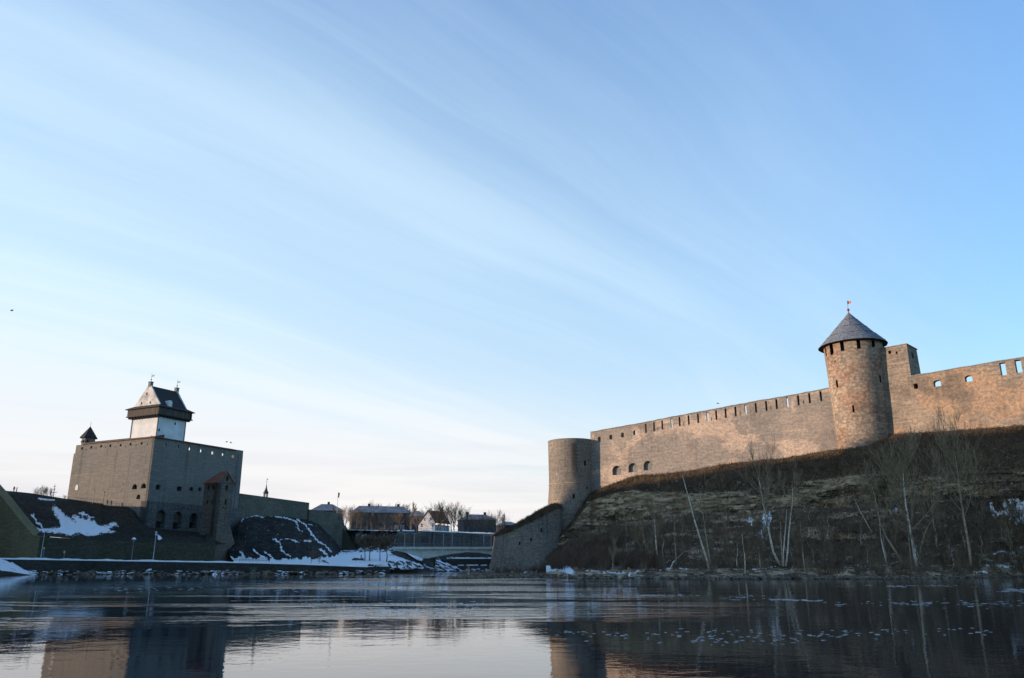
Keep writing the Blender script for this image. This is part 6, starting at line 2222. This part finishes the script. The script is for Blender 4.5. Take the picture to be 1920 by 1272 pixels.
for (px, py, s, fl_, m, lab) in BOULD:
    p = atz(px, py, 0.15)
    V, Fc = rock_mesh(random.Random(px), s * 1.3, s, s * fl_, 3)
    o = link('boulder', mesh('boulder', V, Fc), M[m], None, Matrix.Translation(p) @ Matrix.Rotation(px * .7 if s < 2 else 0.1, 4, 'Z'))
    tag(o, lab, 'boulder')
# driftwood log
for (px0, py0, px1, py1, lab) in ((1462, 1078, 1495, 1062, 'grey driftwood log lying slanted on the rubble point'), (1160, 1086, 1182, 1079, 'snowy fallen trunk at the waterline left part of the shore')):
    a, b = atz(px0, py0, .5), atz(px1, py0, .5)
    b.z += 1.2
    mb = MB(); mb.tube([a, a.lerp(b, .3) + Vector((0, 0, .15)), a.lerp(b, .65), b], [.32, .28, .22, .12], 8)
    mb.tube([a.lerp(b, .6), a.lerp(b, .75) + Vector((.3, 0, .9))], [.12, .05], 5)
    tag(mb.build('driftwood_log', M['tanbark']), lab, 'log')


def clump(mb, p, h, rg, n=9, r=0.022, lean=0.45):
    for _ in range(n):
        a = rg.uniform(0, 6.28)
        d = Vector((math.cos(a) * lean * rg.random(), math.sin(a) * lean * rg.random(), 1)).normalized()
        q = p + Vector((rg.uniform(-.5, .5), rg.uniform(-.5, .5), -.1)) * 0.8
        hh = h * rg.uniform(.5, 1.1)
        m1 = q + d * hh * .5
        m2 = m1 + (d + Vector((rg.uniform(-.35, .35), rg.uniform(-.35, .35), .1))).normalized() * hh * .5
        mb.tube([q, m1, m2], [r * 1.4, r, r * .5], 3, False)
        for _k in range(3):
            f = rg.random()
            b = q.lerp(m1, f) if rg.random() < .4 else m1.lerp(m2, f)
            e = b + (d + Vector((rg.uniform(-1, 1), rg.uniform(-1, 1), rg.uniform(0, .6))) * .8).normalized() * hh * rg.uniform(.2, .42)
            mb.tube([b, e], [r * .8, r * .4], 3, False)


rg = random.Random(21)
for (nm, mat, N, xr_, yr_, hh) in (('dark_brushwood', M['redtwig'], 700, (1035, 1240), (1030, 1068), (1.5, 3.6)), ('bank_brushwood', M['twig'], 1300, (1060, 1990), (985, 1074), (1.2, 3.6)), ('olive_brushwood', M['olivetwig'], 620, (1180, 1990), (900, 1075), (1.0, 2.8))):
    mb = MB()
    for k in range(N):
        px, py = rg.uniform(*xr_), rg.uniform(*yr_)
        if nm == 'dark_brushwood':
            py = 1068 - (rg.random() ** 1.5) * 55 * math.sin(math.pi * min(1, max(0.05, (px - 1015) / 260)))
        if fbm(px * .02, py * .03, 31) < -0.15:
            continue
        p = bank_pt(px, py)
        clump(mb, p, rg.uniform(*hh), rg)
    tag(mb.build(nm, mat, uv=False), {'dark_brushwood': 'reddish dark leafless thicket at the foot of the cliff', 'bank_brushwood': 'brown leafless brushwood covering the lower bank', 'olive_brushwood': 'olive brown scrub scattered on the slope'}[nm], kind='stuff')
# shrubs in front of the low bastion
mb = MB()
for k in range(120):
    px = rg.uniform(932, 1075)
    i = min(59, max(0, int((px - 838) / 215 * 59)))
    p = SPIT[rg.choice((5, 6, 7))][i]
    clump(mb, p, rg.uniform(1.2, 4.2) * interp(px, [(930, .5), (1000, .8), (1070, 1.2)]), rg, 8)
tag(mb.build('bastion_brushwood', M['redtwig'], uv=False), 'thin leafless shrubs at the foot of the low bastion', kind='stuff')


def grass(name, label, pts, mat, h, wd, rg):
    V, Fc = [], []
    for p in pts:
        for _ in range(2):
            a = rg.uniform(0, 6.28)
            c, s_ = math.cos(a) * wd * rg.uniform(.6, 1.3), math.sin(a) * wd * .5
            hh = h * rg.uniform(.4, 1.2)
            l = Vector((rg.uniform(-.6, .6), rg.uniform(-.6, .3), 0)) * hh
            o = Vector((rg.uniform(-.4, .4), rg.uniform(-.4, .4), -.05))
            k = len(V)
            V += [p + o + Vector((-c, -s_, 0)), p + o + Vector((c, s_, 0)), p + o + l + Vector((0, 0, hh))]
            Fc.append((k, k + 1, k + 2))
    tag(link(name, mesh(name, V, Fc), mat), label, kind='stuff')


pts = []
for i, px in enumerate(BANKCOLS):
    if px > 2000:
        break
    for j in range(N1 + N2 + N3 + N4):
        if j < N1 or (j > N1 + N2 - 4 and j < N1 + N2 + N3):
            for _ in range(2 if j < N1 else 1):
                if rg.random() < (0.9 if j < N1 else .5):
                    a = BANK[i][j]; b = BANK[i][j + 1]; c = BANK[min(i + 1, len(BANK) - 1)][j]
                    pts.append(a + (b - a) * rg.random() + (c - a) * rg.random())
pts_bank = list(pts)
grass('bank_grass', 'dead grass on the steep bank below the fortress wall', pts, M['darkgrass'], .75, .10, rg)
pts = []
for i, px in enumerate(BANKCOLS):
    if 1500 < px < 2000:
        for j in range(N1 + N2 + N3 + 2, N1 + N2 + N3 + N4 - 3):
            if rg.random() < .8 * (fbm(px * .03, 3) > -.1):
                pts.append(BANK[i][j].copy())
grass('straw_tufts', 'paler straw tufts among the dead grass of the steep bank', [p for p in pts_bank if fbm(p.x * .25, p.y * .25, 2) > .12 and rg.random() < .55], M['drygrass'], .9, .07, rg)
scr = MB()
for k in range(700):
    px, py = rg.uniform(1075, 1960), rg.uniform(900, 1070)
    if fbm(px * .02, py * .05, 77) < 0.02:
        continue
    p = bank_pt(px, py)
    scatter_rock(scr, p + Vector((0, 0, .05)), rg.uniform(.2, .75), rg, .7)
tag(scr.build('bank_scree', M['paleRock']), 'loose pale stones scattered on the right bank', kind='stuff')
grass('shore_reeds', 'brownish dry reeds along the right shore', pts, M['drygrass'], 1.1, .06, rg)
pts = [p + Vector((rg.uniform(-.5, .5), rg.uniform(-.3, .3), 0)) for p in GRASSCAP for _ in range(14)]
grass('bastion_grass', 'tawny dry grass on top of the low bastion', pts, M['drygrass'], .9, .09, rg)

# drifting ice crumbs on the water
V, Fc = [], []


def floe(px, py, s):
    c = atz(px, py, 0.0)
    n = rg.randint(5, 7)
    k = len(V)
    a0 = rg.random() * 6
    for zz_, f in ((0.003, 1.1), (0.014, 1.0)):
        for i in range(n):
            a = a0 + 6.283 * i / n
            r = s * rg.uniform(.6, 1.2) * f
            V.append((c.x + r * math.cos(a) * 1.4, c.y + r * math.sin(a) * .9, zz_))
    Fc.append(tuple(k + n + i for i in range(n)))
    for i in range(n):
        i2 = (i + 1) % n
        Fc.append((k + i, k + i2, k + n + i2, k + n + i))


def floes(n, x0, x1, yc, ysd, s0, s1, slope=0.0):
    cx = [rg.uniform(x0, x1) for _ in range(max(4, n // 9))]
    for _ in range(n):
        px = rg.choice(cx) + rg.gauss(0, 14) if rg.random() < .7 else rg.uniform(x0, x1)
        floe(px, max(1089, yc + slope * (px - x0) + rg.gauss(0, ysd)), rg.uniform(s0, s1))


floes(95, 1060, 1700, 1190, 5, .03, .085)
floes(26, 1560, 1900, 1187, 3, .03, .09, -.005)
floes(36, 1200, 1500, 1203, 4, .03, .07)
floes(60, 1455, 1540, 1124.5, 1.0, .06, .2, .03)
floes(90, 1540, 1900, 1132, 3, .05, .16)
floes(90, 1085, 1300, 1116, 1.0, .05, .16, .005)
floes(70, 1560, 1900, 1099, 1.0, .07, .22)
floes(50, 1880, 1920, 1107, 2, .1, .3)
floes(36, 1350, 1480, 1120, 3, .04, .13)
floes(60, 420, 960, 1108, 2, .07, .22)
floes(110, 560, 900, 1134, 5, .04, .12)
floes(50, 640, 900, 1146, 4, .03, .1)
floes(40, 120, 420, 1104, 3, .06, .2)
tag(link('drifting_ice', mesh('ice', V, Fc), M['ice']), 'crumbs of drifting ice on the dark water', kind='stuff')
